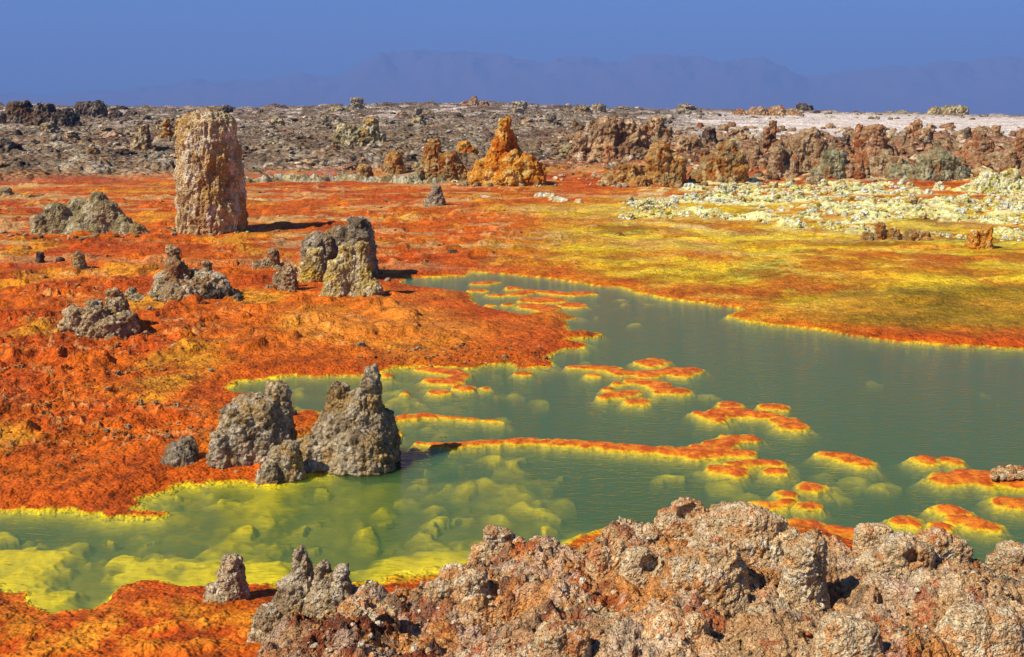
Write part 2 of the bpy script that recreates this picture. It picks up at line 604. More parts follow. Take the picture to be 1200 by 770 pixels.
    c = mixc(c, lin((236, 226, 150)), np.clip(sf * sst(-0.1, 0.3, sn), 0, 0.95))
    z = z + sf * 0.14 * np.maximum(sn, 0) * (s < 0)
    c = mixc(c, lin((212, 158, 88)), rim * 0.6)
    # low left corner, ochre
    lc = np.exp(-((u - 90) / 220) ** 2 - ((v - 745) / 30) ** 2)
    c = mixc(c, lin((206, 134, 30)), np.clip(lc * (0.9 + 1.4 * n2 + n4), 0, 0.85))
    # shoreline: wet red band, then a narrow yellow edge
    c = mixc(c, C_RED, sst(0.7, 0.1, -s + 0.3 * n1) * 0.6)
    edge_w = np.clip(0.05 + 0.10 * n1 + 0.05 * n4, 0.005, 0.2)
    c = mixc(c, lin((206, 160, 24)), sst(1.0, 0.2, (-s + 0.02 * n2) / edge_w) * 0.8)
    bed = mixc(np.broadcast_to(C_LIME, x.shape + (3,)), lin((220, 192, 22)), sst(0.02, 0.13, depth))
    bed = mixc(bed, lin((190, 172, 28)), sst(0.10, 0.26, depth))
    bed = mixc(bed, C_WATER, sst(0.15, 0.34, depth))
    deepblue = sst(400, 340, v)
    bed = mixc(bed, lin((78, 112, 92)), deepblue * sst(0.1, 0.3, depth) * 0.7)
    c = np.where((s > 0)[..., None], bed, c)
    # stony plain colours
    fc = mixc(np.broadcast_to(C_GREY, x.shape + (3,)), C_DGREY, sst(0.3, 0.8, gid) * 0.7)
    fc = mixc(fc, lin((150, 118, 82)), sst(-0.1, 0.5, n3) * 0.6)
    fc = mixc(fc, C_LGREY, sst(0.1, 0.6, fbm2(x, y, 141, 4, 0.6, None, 1.6)) * 0.8)
    fc = mixc(fc, lin((110, 62, 40)), sst(0.15, 0.6, fbm2(x, y, 145, 4, 0.6, None, 9)) * 0.5)
    fc = mixc(fc, lin((164, 120, 84)), np.clip(sst(660, 800, u) * sst(62, 56, d), 0, 0.8))
    fc = mixc(fc, lin((150, 140, 100)), np.clip(sst(660, 800, u) * sst(62, 56, d) * sst(0.0, 0.35, n1), 0, 0.8))
    fc = mixc(fc, lin((112, 92, 76)), ridge * 0.5)
    fc = mixc(fc, C_WHITE, whitezone * 0.9)
    redfoot = sst(560, 640, u) * np.exp(-((d - 45) / 4.5) ** 2)
    fc = mixc(fc, lin((164, 70, 26)), np.clip(redfoot * (0.4 + n1), 0, 0.6))
    c = mixc(c, fc, far)
    return z, c, s, far


# rows and columns of one ground sheet that runs to the horizon
rows = [1.6]
while rows[-1] < 9500:
    dd = rows[-1]
    if dd < 5:
        st = 0.08
    elif dd < 400:
        st = min(1.15 * dd * dd / 3513, 0.0075 * dd + 0.0)
    else:
        st = dd * 0.06
    rows.append(dd + st)
rows = np.array(rows)
ta = np.concatenate([np.linspace(-math.tan(math.radians(50)), -0.53, 60, endpoint=False),
                     np.linspace(-0.53, 0.53, 900, endpoint=False),
                     np.linspace(0.53, math.tan(math.radians(50)), 61)])
Y, T = np.meshgrid(rows, ta, indexing='ij')
X = Y * T
SPAC = np.maximum(np.gradient(rows)[:, None] + 0 * X, Y * 0.0013)
Z, Cc, S, FAR = terrain(X, Y, SPAC)
co = np.stack([X, Y, Z], -1).reshape(-1, 3)
q = grid_faces(*X.shape)
q = q[:, ::-1] if False else q
me = mesh_from('ground', co, q, Cc.reshape(-1, 3))
me.materials.append(M_GROUND)
me.materials.append(M_FAR)
me.materials.append(M_BED)
fv = (FAR.ravel()[q].mean(1) > 0.5) * 1 + (S.ravel()[q].min(1) > 0.03) * 2
me.polygons.foreach_set('material_index', fv.astype(np.int32))
link('ground', me, kind='structure')


def ground_h(x, y):
    """exact height of the ground sheet at a few points"""
    xa, ya = np.atleast_1d(np.asarray(x, float)), np.atleast_1d(np.asarray(y, float))
    sp = np.maximum(ya * ya / 3513, ya * 0.0013)
    return terrain(xa, ya, sp)


# ------------------------------------------------------------------ water
wx0, wx1, wy0, wy1, wz = -16, 24, 3.5, 24, -0.62
bm = bmesh.new()
bmesh.ops.create_cube(bm, size=1.0)
for vtx in bm.verts:
    vtx.co = ((wx0 + wx1) / 2 + vtx.co.x * (wx1 - wx0), (wy0 + wy1) / 2 + vtx.co.y * (wy1 - wy0), wz / 2 + vtx.co.z * (-wz))
bmesh.ops.subdivide_edges(bm, edges=[e for e in bm.edges if abs(e.verts[0].co.z - e.verts[1].co.z) < 0.01], cuts=15, use_grid_fill=True)
bmesh.ops.recalc_face_normals(bm, faces=bm.faces)
me = bpy.data.meshes.new('pond_water')
bm.to_mesh(me)
bm.free()
me.materials.append(M_WATER)
link('pond_water', me, kind='structure')

# ------------------------------------------------------------------ mountains in the haze
ridge = [(-500, 104), (-300, 106), (-100, 112), (60, 110), (150, 106), (200, 98), (240, 92), (280, 95), (330, 93), (360, 84), (400, 80), (430, 70),
         (455, 62), (500, 57), (530, 60), (560, 62), (600, 66), (640, 68), (700, 66), (740, 67), (780, 64), (820, 68), (850, 71),
         (885, 67), (915, 78), (940, 90), (965, 88), (1000, 82), (1060, 73), (1120, 72), (1160, 66), (1200, 61), (1300, 54), (1500, 66), (1800, 80)]
uu = np.linspace(-500, 1800, 700)
vv = np.linspace(0, 1, 60)
U2, V2 = np.meshgrid(uu, vv)
D = 7000 + 2200 * V2
XM = (U2 - W / 2) / F * D
top = (HZ - interp(U2, ridge)) / F * 7900
prof = np.sin(np.clip(V2 / 0.41, 0, 1) * np.pi / 2) * (V2 < 0.41) + (V2 >= 0.41) * np.cos((V2 - 0.41) / 0.59 * np.pi / 2)
rg = 1 - np.abs(fbm2(XM, D, 201, 6, 0.55, None, 900))
ZM = -95 + (top + 95) * prof * (0.55 + 0.45 * rg) + 18 * fbm2(XM, D, 207, 5, 0.6, None, 260) * prof
cm = np.broadcast_to(lin((120, 100, 90)), (U2.size, 3))
link('mountains', mesh_from('mountains', np.stack([XM, D, ZM], -1).reshape(-1, 3), grid_faces(*U2.shape), cm, mat=M_MOUNT), kind='structure')

# ------------------------------------------------------------------ rocks
PAL = {
    'tan': ((188, 158, 112), (150, 116, 72), (214, 190, 150), (150, 92, 48)),
    'pillar': ((214, 182, 128), (176, 132, 82), (236, 216, 180), (196, 150, 78)),
    'greygreen': ((170, 150, 106), (134, 114, 76), (200, 184, 142), (166, 124, 60)),
    'grey': ((158, 138, 108), (118, 100, 76), (194, 178, 148), (152, 114, 64)),
    'lake': ((178, 154, 116), (144, 120, 86), (206, 186, 152), (178, 138, 76)),
    'yellowgrey': ((204, 176, 108), (166, 134, 78), (226, 206, 156), (206, 168, 52)),
    'orange': ((218, 148, 52), (204, 118, 30), (230, 190, 106), (196, 90, 20)),
    'orangetan': ((182, 132, 66), (160, 92, 34), (206, 174, 118), (150, 130, 86)),
    'brown': ((176, 140, 98), (148, 108, 72), (202, 174, 138), (170, 104, 56)),
    'brownred': ((182, 132, 88), (154, 100, 60), (204, 172, 132), (164, 88, 38)),
    'palegreen': ((156, 146, 104), (122, 112, 76), (190, 182, 142), (168, 110, 56)),
    'dark': ((104, 88, 70), (70, 60, 52), (150, 132, 108), (110, 76, 48)),
    'salt': ((232, 224, 158), (222, 206, 90), (246, 242, 216), (200, 168, 60)),
    'saltwhite': ((240, 236, 206), (222, 214, 140), (248, 246, 234), (220, 196, 90)),
    'pebble': ((196, 128, 60), (170, 92, 30), (216, 172, 110), (140, 66, 24)),
    'bank': ((208, 170, 120), (196, 138, 80), (222, 200, 160), (184, 104, 50)),
    'bankgrey': ((208, 176, 128), (184, 144, 98), (222, 202, 164), (200, 138, 78)),
}


def colorize(co, pal, size, seed):
    a, b, c, d = [lin(v) for v in PAL[pal]]
    p = co / size
    r = mixc(np.broadcast_to(a, co.shape), b, sst(-0.1, 0.45, fbm3(p * 2.2, seed + 1, 4, 0.6)))
    r = mixc(r, c, sst(0.05, 0.45, fbm3(p * 3.5 * np.array([1.4, 1.4, 0.7]), seed + 5, 4, 0.6)) * 0.85)
    r = mixc(r, d, sst(0.08, 0.5, fbm3(p * 1.6, seed + 9, 4, 0.6)) * 0.75)
    return r


def column(bm, x, y, z0, z1, rb, rt, dr=1.0, lean=(0, 0), p=1.0, nr=14, ns=18, dome=0.5):
    """a closed tapering lump, from below the ground to a rounded top"""
    rings = []
    capn = 5
    for i in range(nr):
        t = i / (nr - 1)
        r = rb + (rt - rb) * t ** p
        rings.append((z0 + (z1 - z0 - rt * dome) * t, r, t))
    for i in range(1, capn):
        a = i / capn * math.pi / 2
        rings.append((z1 - rt * dome + math.sin(a) * rt * dome, rt * math.cos(a), 1.0))
    vr = []
    for z, r, t in rings:
        cx, cy = x + lean[0] * t, y + lean[1] * t
        vr.append([bm.verts.new((cx + r * math.cos(k / ns * 2 * math.pi), cy + r * dr * math.sin(k / ns * 2 * math.pi), z)) for k in range(ns)])
    for a, b in zip(vr[:-1], vr[1:]):
        for k in range(ns):
            bm.faces.new((a[k], a[(k + 1) % ns], b[(k + 1) % ns], b[k]))
    bm.faces.new(list(reversed(vr[0])))
    tp = bm.verts.new((x + lean[0], y + lean[1], z1))
    for k in range(ns):
        bm.faces.new((vr[-1][k], vr[-1][(k + 1) % ns], tp))


def remeshed(bm, voxel):
    me = bpy.data.meshes.new('tmp')
    bm.to_mesh(me)
    bm.free()
    o = bpy.data.objects.new('tmp', me)
    COL.objects.link(o)
    md = o.modifiers.new('r', 'REMESH')
    md.mode = 'VOXEL'
    md.voxel_size = voxel
    sm = o.modifiers.new('s', 'SMOOTH')
    sm.iterations = 3
    dg = bpy.context.evaluated_depsgraph_get()
    ev = o.evaluated_get(dg)
    r = bpy.data.meshes.new_from_object(ev)
    bpy.data.objects.remove(o)
    bpy.data.meshes.remove(me)
    return r


def get_co(me):
    a = np.empty(len(me.vertices) * 3, np.float32)
    me.vertices.foreach_get('co', a)
    return a.reshape(-1, 3).astype(float)


def get_no(me):
    a = np.empty(len(me.vertices) * 3, np.float32)
    me.vertices.foreach_get('normal', a)
    return a.reshape(-1, 3).astype(float)


def roughen(me, size, voxel, seed, big=0.1, mid=0.06, fine=0.02, flute=0.0, lump=0.5):
    """weather the surface: bulges, knobbly lumps, runnels, grain"""
    co = get_co(me)
    no = get_no(me)
    p = co / size
    d = big * size * fbm3(p * 2.0, seed, 3, 0.5)
    d = d + mid * size * (0.45 - worley3(p * (2.2 / lump) + 0.3 * noise3(p * 3, seed + 3)[:, None], seed + 20)) * 1.6
    d = d + mid * 0.55 * size * (0.45 - worley3(p * (5.5 / lump), seed + 40))
    if flute:
        q3 = p * np.array([7.0, 7.0, 1.4]) + 0.4 * noise3(p * 4, seed + 8)[:, None]
        d = d - flute * size * np.abs(fbm3(q3, seed + 60, 3, 0.55))
    fw = max(voxel * 3.0, 0.02)
    d = d + fine * size * fbm3(co / (size * 0.09), seed + 80, 3, 0.65) + voxel * 0.7 * fbm3(co / fw, seed + 90, 2, 0.6)
    co = co + no * d[:, None]
    me.vertices.foreach_set('co', co.astype(np.float32).ravel())
    me.polygons.foreach_set('use_smooth', np.ones(len(me.polygons), bool))
    me.update()
    return co


def rock(name, label, cat, px, py, cols, pal, seed=1, group=None, big=0.08, mid=0.06, fine=0.02, flute=0.0, lump=0.5, vox=1.1, mat=None, zoff=None, sink=0.12, dents=(), parts=(), parent=None, size0=None):
    """cols: (px centre, px top row, base width, top width, metres further away, lean px, profile, depth ratio)"""
    g = ground_at(px, py) if zoff is None else np.array([*at_z(px, py, zoff), zoff])
    dist = g[1] * CP - (g[2] - CAMZ) * SP
    k = dist / F
    bm = bmesh.new()
    w = 0
    hmax = 0
    wsum = []
    for c in cols:
        c = list(c) + [0, 0, 1.0, 0.9][len(c) - 4:]
        cx, ct, wb, wt, dy, ln, pr, dr = c
        # rows above the base row, allowing for the slope of the view on lumps set back
        hh = (py - ct) * k / CP - dy * (CAMZ - g[2]) / max(g[1], 1)
        hh = max(hh, 0.02)
        column(bm, (cx - px) * k, dy + wb * k / 2 * dr * 0.6, -sink * max(hh, 0.3), hh, wb * k / 2 * 1.06, min(wt * 1.3, wb) * k / 2, dr, (ln * k, 0), pr)
        w = max(w, wb * k)
        hmax = max(hmax, hh)
        wsum.append((wb + wt) * k / 2)
    voxel = max(k * vox, 0.008)
    me = remeshed(bm, voxel)
    size = size0 or min(w, hmax * 1.4, float(np.mean(wsum)) * 1.5)
    cc = roughen(me, size, voxel, seed, big, mid, fine, flute, lump)
    for du, dv, drad, ddep in dents:
        wc = cc + g
        u, v = to_px(wc[:, 0], wc[:, 1], wc[:, 2])
        rr2 = np.clip(1 - ((u - du) ** 2 * 0.8 + (v - dv) ** 2) / drad ** 2 * (1 + 0.9 * noise3(wc / (drad * k * 1.1), 7)), 0, 1)
        front = np.clip(1.2 - (wc[:, 1] - wc[:, 1][rr2 > 0].min()) / (drad * k * 2.2), 0, 1) if (rr2 > 0).any() else 0
        dirv = ray(du, dv)
        cc = cc + dirv[None, :] * (sst(0, 0.5, rr2) * front * ddep * k)[:, None]
    if dents:
        me.vertices.foreach_set('co', cc.astype(np.float32).ravel())
    set_col(me, colorize(cc, pal, size, seed))
    me.name = name
    me.materials.append(mat or (M_ROCK if dist < 45 else M_FAR))
    if parent is not None:
        return link(name, me, label, parent=parent)
    o = link(name, me, label, cat, group, loc=(g[0], g[1], g[2]))
    for pn, plb, pcols, ppal in parts:
        rock(pn, plb, None, px, py, pcols, ppal, seed + 500, None, big, mid, fine, flute, lump, vox, mat, zoff, sink, parent=o, size0=size)
    return o


# tall pillar
rock('salt_pillar', 'tall thick standing pillar of pale salt rock on the orange flat', 'rock', 244, 279,
     [(244, 135, 80, 54, 0, 0, 2.4, .9), (256, 133, 56, 30, .15, -2, 1.6), (232, 142, 56, 28, -.05, 3, 1.6), (222, 215, 40, 14, -.2, 4), (266, 210, 40, 14, 0, -2), (244, 200, 84, 60, -.05, 0)],
     'pillar', 11, None, .035, .05, .02, .085, .6)
# left mound
rock('rock_mound', 'broad low grey-green rock mound left of the tall pillar', 'rock', 95, 280,
     [(104, 226, 84, 16, .3, 0, .8), (76, 236, 90, 30, .3, 6, .9), (60, 240, 60, 24, .1), (96, 246, 110, 50, .1), (138, 256, 80, 16, 0, 0, .8), (46, 252, 40, 18, 0), (158, 264, 44, 14, 0, 0, .8), (112, 236, 70, 30, .2)],
     'greygreen', 12, None, .05, .045, .02, .02, .5)
# small rocks at far left
rock('cone_rock', 'small cone-shaped rock beside low rubble at the left edge', 'rock', 91, 324, [(90, 296, 27, 8, 0, 1, .9), (82, 312, 14, 8)], 'greygreen', 13)
rock('low_rock', 'dark knobbly low rock between the small cone and the rubble patch', 'rock', 58, 315, [(46, 296, 14, 7), (58, 308, 20, 9), (70, 302, 12, 8)], 'dark', 14)
rock('low_rock', 'tiny grey-green rubble lump at the far left of the orange flat', 'rock', 26, 305, [(26, 296, 20, 10)], 'greygreen', 15)
rock('low_rock', 'low dark slab rock cut by the left edge below the stony plain', 'rock', 8, 234, [(4, 220, 22, 12), (18, 227, 26, 10)], 'greygreen', 16)
# cone with ridge
rock('peaked_rock', 'peaked salt rock with a pale ridge and dark rubble at its foot', 'rock', 222, 360,
     [(195, 289, 46, 9, .35, 0, .75), (200, 306, 56, 18, .2), (190, 322, 50, 26, .2), (222, 330, 70, 34, 0), (210, 334, 64, 40, -.1), (196, 340, 40, 24, 0)],
     'tan', 17, None, .06, .07, .025, .0, .4, parts=[
         ('white_ridge', 'pale grey ridge running down to the right', [(218, 312, 26, 12, .5), (232, 305, 16, 10, .6), (244, 320, 40, 20, .3), (228, 318, 34, 18, .4)], 'bankgrey'),
         ('dark_rubble', 'dark purplish rubble at the right foot', [(262, 338, 40, 16, .1), (278, 346, 20, 10), (250, 342, 36, 18, 0), (238, 350, 30, 14, -.1)], 'dark')])
rock('rubble_heap', 'low rubble heap between the pale cluster and the peaked rock', 'rock', 160, 362,
     [(140, 336, 18, 10, .5), (152, 346, 26, 16, .2), (170, 346, 26, 14, .1), (182, 344, 18, 9, 0), (160, 352, 46, 20, 0)], 'greygreen', 18, None, .1, .09, .03, 0, .35)
rock('knobbly_rock', 'knobbly pale rock cluster with rounded knuckles near the left edge', 'rock', 114, 401,
     [(124, 339, 26, 16, .35), (108, 352, 30, 16, .1), (132, 350, 34, 20, .2), (84, 360, 34, 22, .1), (94, 362, 28, 20, -.1), (76, 375, 24, 14, 0), (112, 360, 42, 28, -.1), (148, 366, 32, 20, 0), (130, 372, 44, 30, -.15), (100, 372, 50, 40, 0)],
     'tan', 19, None, .05, .08, .02, .03, .4)
# double boulder
rock('boulder', 'large dark grey crusty boulder behind the yellowish one', 'rock', 392, 332,
     [(420, 254, 42, 24, .5, -4), (403, 266, 60, 34, .4), (370, 276, 50, 34, .3), (392, 272, 60, 40, .5), (420, 272, 34, 26, .3)],
     'grey', 20, None, .1, .07, .03, 0, .45)
rock('boulder', 'small yellowish boulder leaning on the dark grey boulder', 'rock', 366, 334, [(366, 292, 36, 16, 0, 3), (360, 306, 28, 16)], 'yellowgrey', 21, None, .06, .06, .02, .03)
rock('boulder', 'yellowish fluted boulder in front with a knob on top', 'rock', 412, 352,
     [(406, 288, 50, 16, 0, 0, .8), (424, 283, 26, 14, .1, 0), (394, 306, 44, 16, -.1), (424, 314, 46, 18, 0), (438, 330, 28, 14, -.05), (410, 320, 76, 36, 0)],
     'yellowgrey', 22, None, .04, .045, .02, .06, .5)
rock('small_rock', 'small pale rounded rock pair left of the boulders', 'rock', 310, 320, [(319, 292, 16, 10, .1), (308, 304, 24, 10), (299, 306, 12, 6), (326, 312, 12, 8)], 'tan', 23)
rock('small_rock', 'small pale cone rock with pebbles in front of the boulders', 'rock', 331, 346,
     [(337, 312, 22, 12, .1, 0), (330, 309, 10, 6, .5), (322, 318, 14, 10, .3), (316, 334, 18, 8), (334, 334, 36, 16)], 'tan', 24, None, .08, .09, .03, 0, .4)
rock('cone_rock', 'lone pale grey cone rock on the flat between pillar and orange peak', 'rock', 509, 246, [(510, 218, 28, 9, 0, 0, 1.0), (504, 232, 20, 10)], 'grey', 25, None, .08, .07, .03)
rock('small_rock', 'tiny flat-topped dark rock right of the boulders', 'rock', 532, 301, [(530, 293, 14, 10), (537, 296, 8, 5)], 'dark', 26)
# rocks in the lake
rock('lake_boulder', 'grey pitted rock with an upright horn standing at the pond edge', 'rock', 290, 546,
     [(284, 464, 94, 34, .12, 4, .9, .8), (272, 476, 70, 34, .04, 6, 1.0), (300, 470, 66, 30, .1, 4), (318, 494, 44, 26, .15), (258, 508, 34, 18, -.05), (318, 470, 40, 28, .22, 0)],
     'lake', 27, None, .045, .045, .022, .0, .3, parts=[('horn', None, [(319, 446, 46, 20, .22, 1, 1.2)], 'lake')])
rock('lake_boulder', 'larger grey pitted rock with a tall leaning horn over the water', 'rock', 398, 550,
     [(392, 449, 70, 18, .22, 0, 1.0), (412, 458, 66, 18, .15, 6), (432, 480, 58, 28, .2, 2), (449, 478, 30, 16, .3), (396, 482, 110, 46, .1, 2, .9, .6), (374, 492, 112, 22, .1, 18, .85, .6), (352, 510, 84, 14, .05, 8, .9, .6), (420, 508, 84, 46, .0, 0, 1.0, .6)],
     'lake', 28, None, .045, .045, .022, .0, .3, parts=[('horn', None, [(425, 427, 60, 15, .2, 8, .8)], 'lake')])
rock('lake_boulder', 'small wedge-shaped grey rock in front of the horned pair', 'rock', 328, 558, [(338, 517, 36, 16, 0, 2), (322, 526, 44, 16, 0, 4), (316, 544, 34, 16, -.1)], 'lake', 29, None, .06, .06, .02, 0, .4)
rock('lake_boulder', 'small pale knobbly rock on orange crust left of the horned pair', 'rock', 210, 546, [(216, 513, 34, 16, .05), (203, 520, 34, 16), (210, 530, 48, 30, -.05)], 'grey', 30, None, .06, .07, .02, 0, .4)
rock('small_rock', 'tiny grey stone showing between the two horned rocks', 'rock', 340, 492, [(341, 480, 14, 9)], 'lake', 31)
rock('low_rock', 'dark crusty ledge in the orange crust left of the pond rocks', 'rock', 178, 530, [(168, 512, 20, 8, .1), (188, 508, 18, 8, .2), (182, 518, 36, 14)], 'brownred', 32, None, .1, .1, .04, 0, .3)

# middle distance
MID = [
    ('grey_outcrop', 'grey double-headed outcrop alone on the stony plain', 418, 178, [(406, 146, 36, 20), (434, 138, 26, 14), (422, 150, 40, 24), (398, 156, 24, 14), (443, 156, 20, 12), (414, 156, 56, 40)], 'greygreen'),
    ('orange_rock', 'short tan-orange stump left of the larger orange stump', 424, 214, [(427, 193, 22, 14), (414, 202, 14, 8)], 'orangetan'),
    ('orange_rock', 'orange-brown stump with a rounded top left of the spired rock', 460, 210, [(462, 178, 28, 16), (446, 200, 30, 12), (455, 190, 24, 12)], 'orangetan'),
    ('spired_rock', 'tan rock with an orange spire left of the orange peak', 520, 216, [(509, 164, 22, 12), (506, 170, 28, 16), (522, 178, 36, 22), (530, 188, 34, 22), (508, 192, 34, 18), (545, 198, 16, 10)], 'orangetan'),
    ('orange_rock', 'orange rounded rock just behind and left of the orange peak', 546, 196, [(544, 166, 22, 12), (552, 172, 20, 12), (538, 178, 18, 10)], 'orange'),
    ('grey_outcrop', 'low grey-green hummock at the left foot of the spired rock', 488, 218, [(492, 196, 16, 8), (484, 204, 30, 10), (470, 210, 26, 10)], 'palegreen'),
    ('orange_peak', 'bright orange steep mineral peak with a knob on its tip', 592, 221, [(591, 141, 15, 10, .1, 0), (591, 149, 58, 18, .1, 0, .8), (590, 160, 80, 26, .1, 0, .9), (580, 172, 56, 24, 0, 4), (600, 176, 50, 26, 0), (570, 186, 46, 26), (612, 182, 48, 28), (560, 200, 34, 20), (622, 188, 36, 24), (590, 192, 90, 60), (634, 200, 18, 10), (598, 196, 40, 30, -.3)], 'orange'),
    ('brown_outcrop', 'large brown outcrop with a dark right flank behind the low knobs', 715, 196, [(700, 142, 46, 24), (718, 138, 60, 34), (742, 142, 40, 22), (684, 158, 34, 16), (750, 158, 30, 16), (715, 160, 84, 60)], 'brown'),
    ('brown_outcrop', 'brown rounded outcrop just right of the large brown one', 767, 178, [(768, 138, 28, 16), (780, 148, 22, 14), (758, 152, 24, 14), (768, 156, 40, 28)], 'brown'),
    ('knobbly_outcrop', 'greenish domed rock with pale knobs in front of the brown outcrops', 765, 221, [(772, 168, 36, 18), (778, 176, 40, 22), (740, 192, 40, 20), (720, 200, 40, 14), (790, 184, 34, 20), (765, 200, 90, 50), (750, 206, 30, 18, -.4), (728, 194, 16, 10), (706, 212, 20, 10)], 'orangetan'),
    ('domed_rock', 'yellow-tan fluted dome with a sloping orange apron', 845, 219, [(852, 168, 30, 18), (858, 176, 36, 24), (838, 182, 44, 22), (866, 190, 24, 18), (822, 200, 44, 12), (850, 196, 60, 46), (808, 212, 40, 8)], 'orangetan'),
    ('pillar_rock', 'small two-tiered pale pillar rock on the plain left of the tall pillar', 163, 184, [(170, 147, 14, 10), (163, 158, 18, 10), (158, 168, 14, 8)], 'tan'),
    ('small_outcrop', 'pair of small orange-tan spires behind the tall pillar', 202, 170, [(196, 140, 14, 7), (211, 139, 16, 9), (188, 156, 20, 8), (204, 156, 26, 12)], 'orangetan'),
    ('small_outcrop', 'small pale ribbed stump on the stony plain at far left', 102, 193, [(109, 172, 16, 11), (94, 177, 14, 8), (102, 180, 24, 12)], 'tan'),
    ('dark_outcrop', 'big dark craggy outcrop on the left skyline', 40, 153, [(24, 118, 40, 22), (48, 122, 44, 22), (38, 128, 70, 40), (76, 128, 34, 18), (84, 134, 30, 14), (58, 132, 30, 18)], 'dark'),
    ('dark_outcrop', 'dark blocky outcrop right of the big craggy one on the left', 106, 140, [(98, 119, 30, 18), (114, 118, 20, 14), (104, 124, 34, 24)], 'dark'),
    ('dark_outcrop', 'low dark knob cut by the left edge of the plain', 2, 152, [(0, 132, 20, 12), (8, 142, 18, 8)], 'dark'),
    ('dark_outcrop', 'long low dark outcrop just left of the tall pillar top', 150, 142, [(134, 130, 24, 12), (152, 130, 30, 12), (164, 133, 16, 8)], 'dark'),
    ('small_outcrop', 'small dark peaked rock on the plain below the craggy outcrop', 22, 164, [(20, 152, 14, 6), (27, 158, 12, 6)], 'dark'),
    ('orange_lump', 'jagged orange-brown lump row at the lower edge of the salt field', 1050, 288, [(1018, 272, 26, 10), (1032, 262, 20, 8), (1048, 268, 26, 12), (1068, 270, 26, 14), (1084, 272, 18, 10), (1050, 278, 70, 30)], 'orangetan'),
    ('orange_lump', 'orange wedge lump with a ragged top at the right edge of the salt field', 1148, 298, [(1156, 266, 20, 10), (1142, 272, 24, 10), (1150, 280, 40, 22)], 'orange'),
    ('orange_lump', 'small ochre lump alone on the yellow flat before the salt field', 728, 281, [(726, 272, 12, 7), (736, 276, 10, 5)], 'orangetan'),
    ('salt_mound', 'pale yellow ribbed salt mound under the rocks at the right', 1172, 230, [(1160, 202, 34, 18), (1180, 200, 22, 12), (1150, 210, 26, 14), (1188, 202, 16, 12), (1168, 210, 60, 40)], 'salt'),
    ('skyline_block', 'flat-topped pale block on the right skyline, the larger of two', 1058, 132, [(1044, 119, 22, 16), (1060, 118, 24, 20), (1074, 120, 16, 12), (1058, 122, 46, 40)], 'greygreen'),
    ('skyline_block', 'long low rock block on the skyline at the far right', 1113, 137, [(1098, 126, 22, 14), (1114, 124, 26, 20), (1128, 124, 16, 12), (1112, 128, 44, 36)], 'greygreen'),
    ('skyline_block', 'dark knob on the skyline left of the flat-topped block', 1006, 133, [(1004, 122, 14, 10), (990, 124, 26, 14), (1018, 128, 16, 8)], 'dark'),
    ('skyline_block', 'long dark ledge on the skyline above the white salt plain', 900, 137, [(890, 125, 34, 18), (912, 124, 30, 16), (930, 127, 26, 14), (868, 128, 24, 10)], 'brown'),
    ('skyline_block', 'grey block on the skyline above the large brown outcrop', 692, 136, [(684, 123, 24, 16), (702, 122, 18, 14), (668, 128, 20, 10)], 'grey'),
    ('skyline_block', 'small dark block on the skyline above the top of the tall pillar', 264, 136, [(264, 124, 18, 12), (250, 130, 20, 10)], 'dark'),
    ('skyline_block', 'small knob on the highest point of the middle skyline', 556, 126, [(556, 113, 12, 6), (548, 118, 22, 10), (566, 118, 20, 10)], 'brown'),
]
for i, (nm, lb, px, py, cols, pal) in enumerate(MID):
    py = max(py, 127)
    rock(nm, lb, 'rock', px, py, cols, pal, 50 + i * 3, None, .08, .075, .025, .04, .45, 0.9)

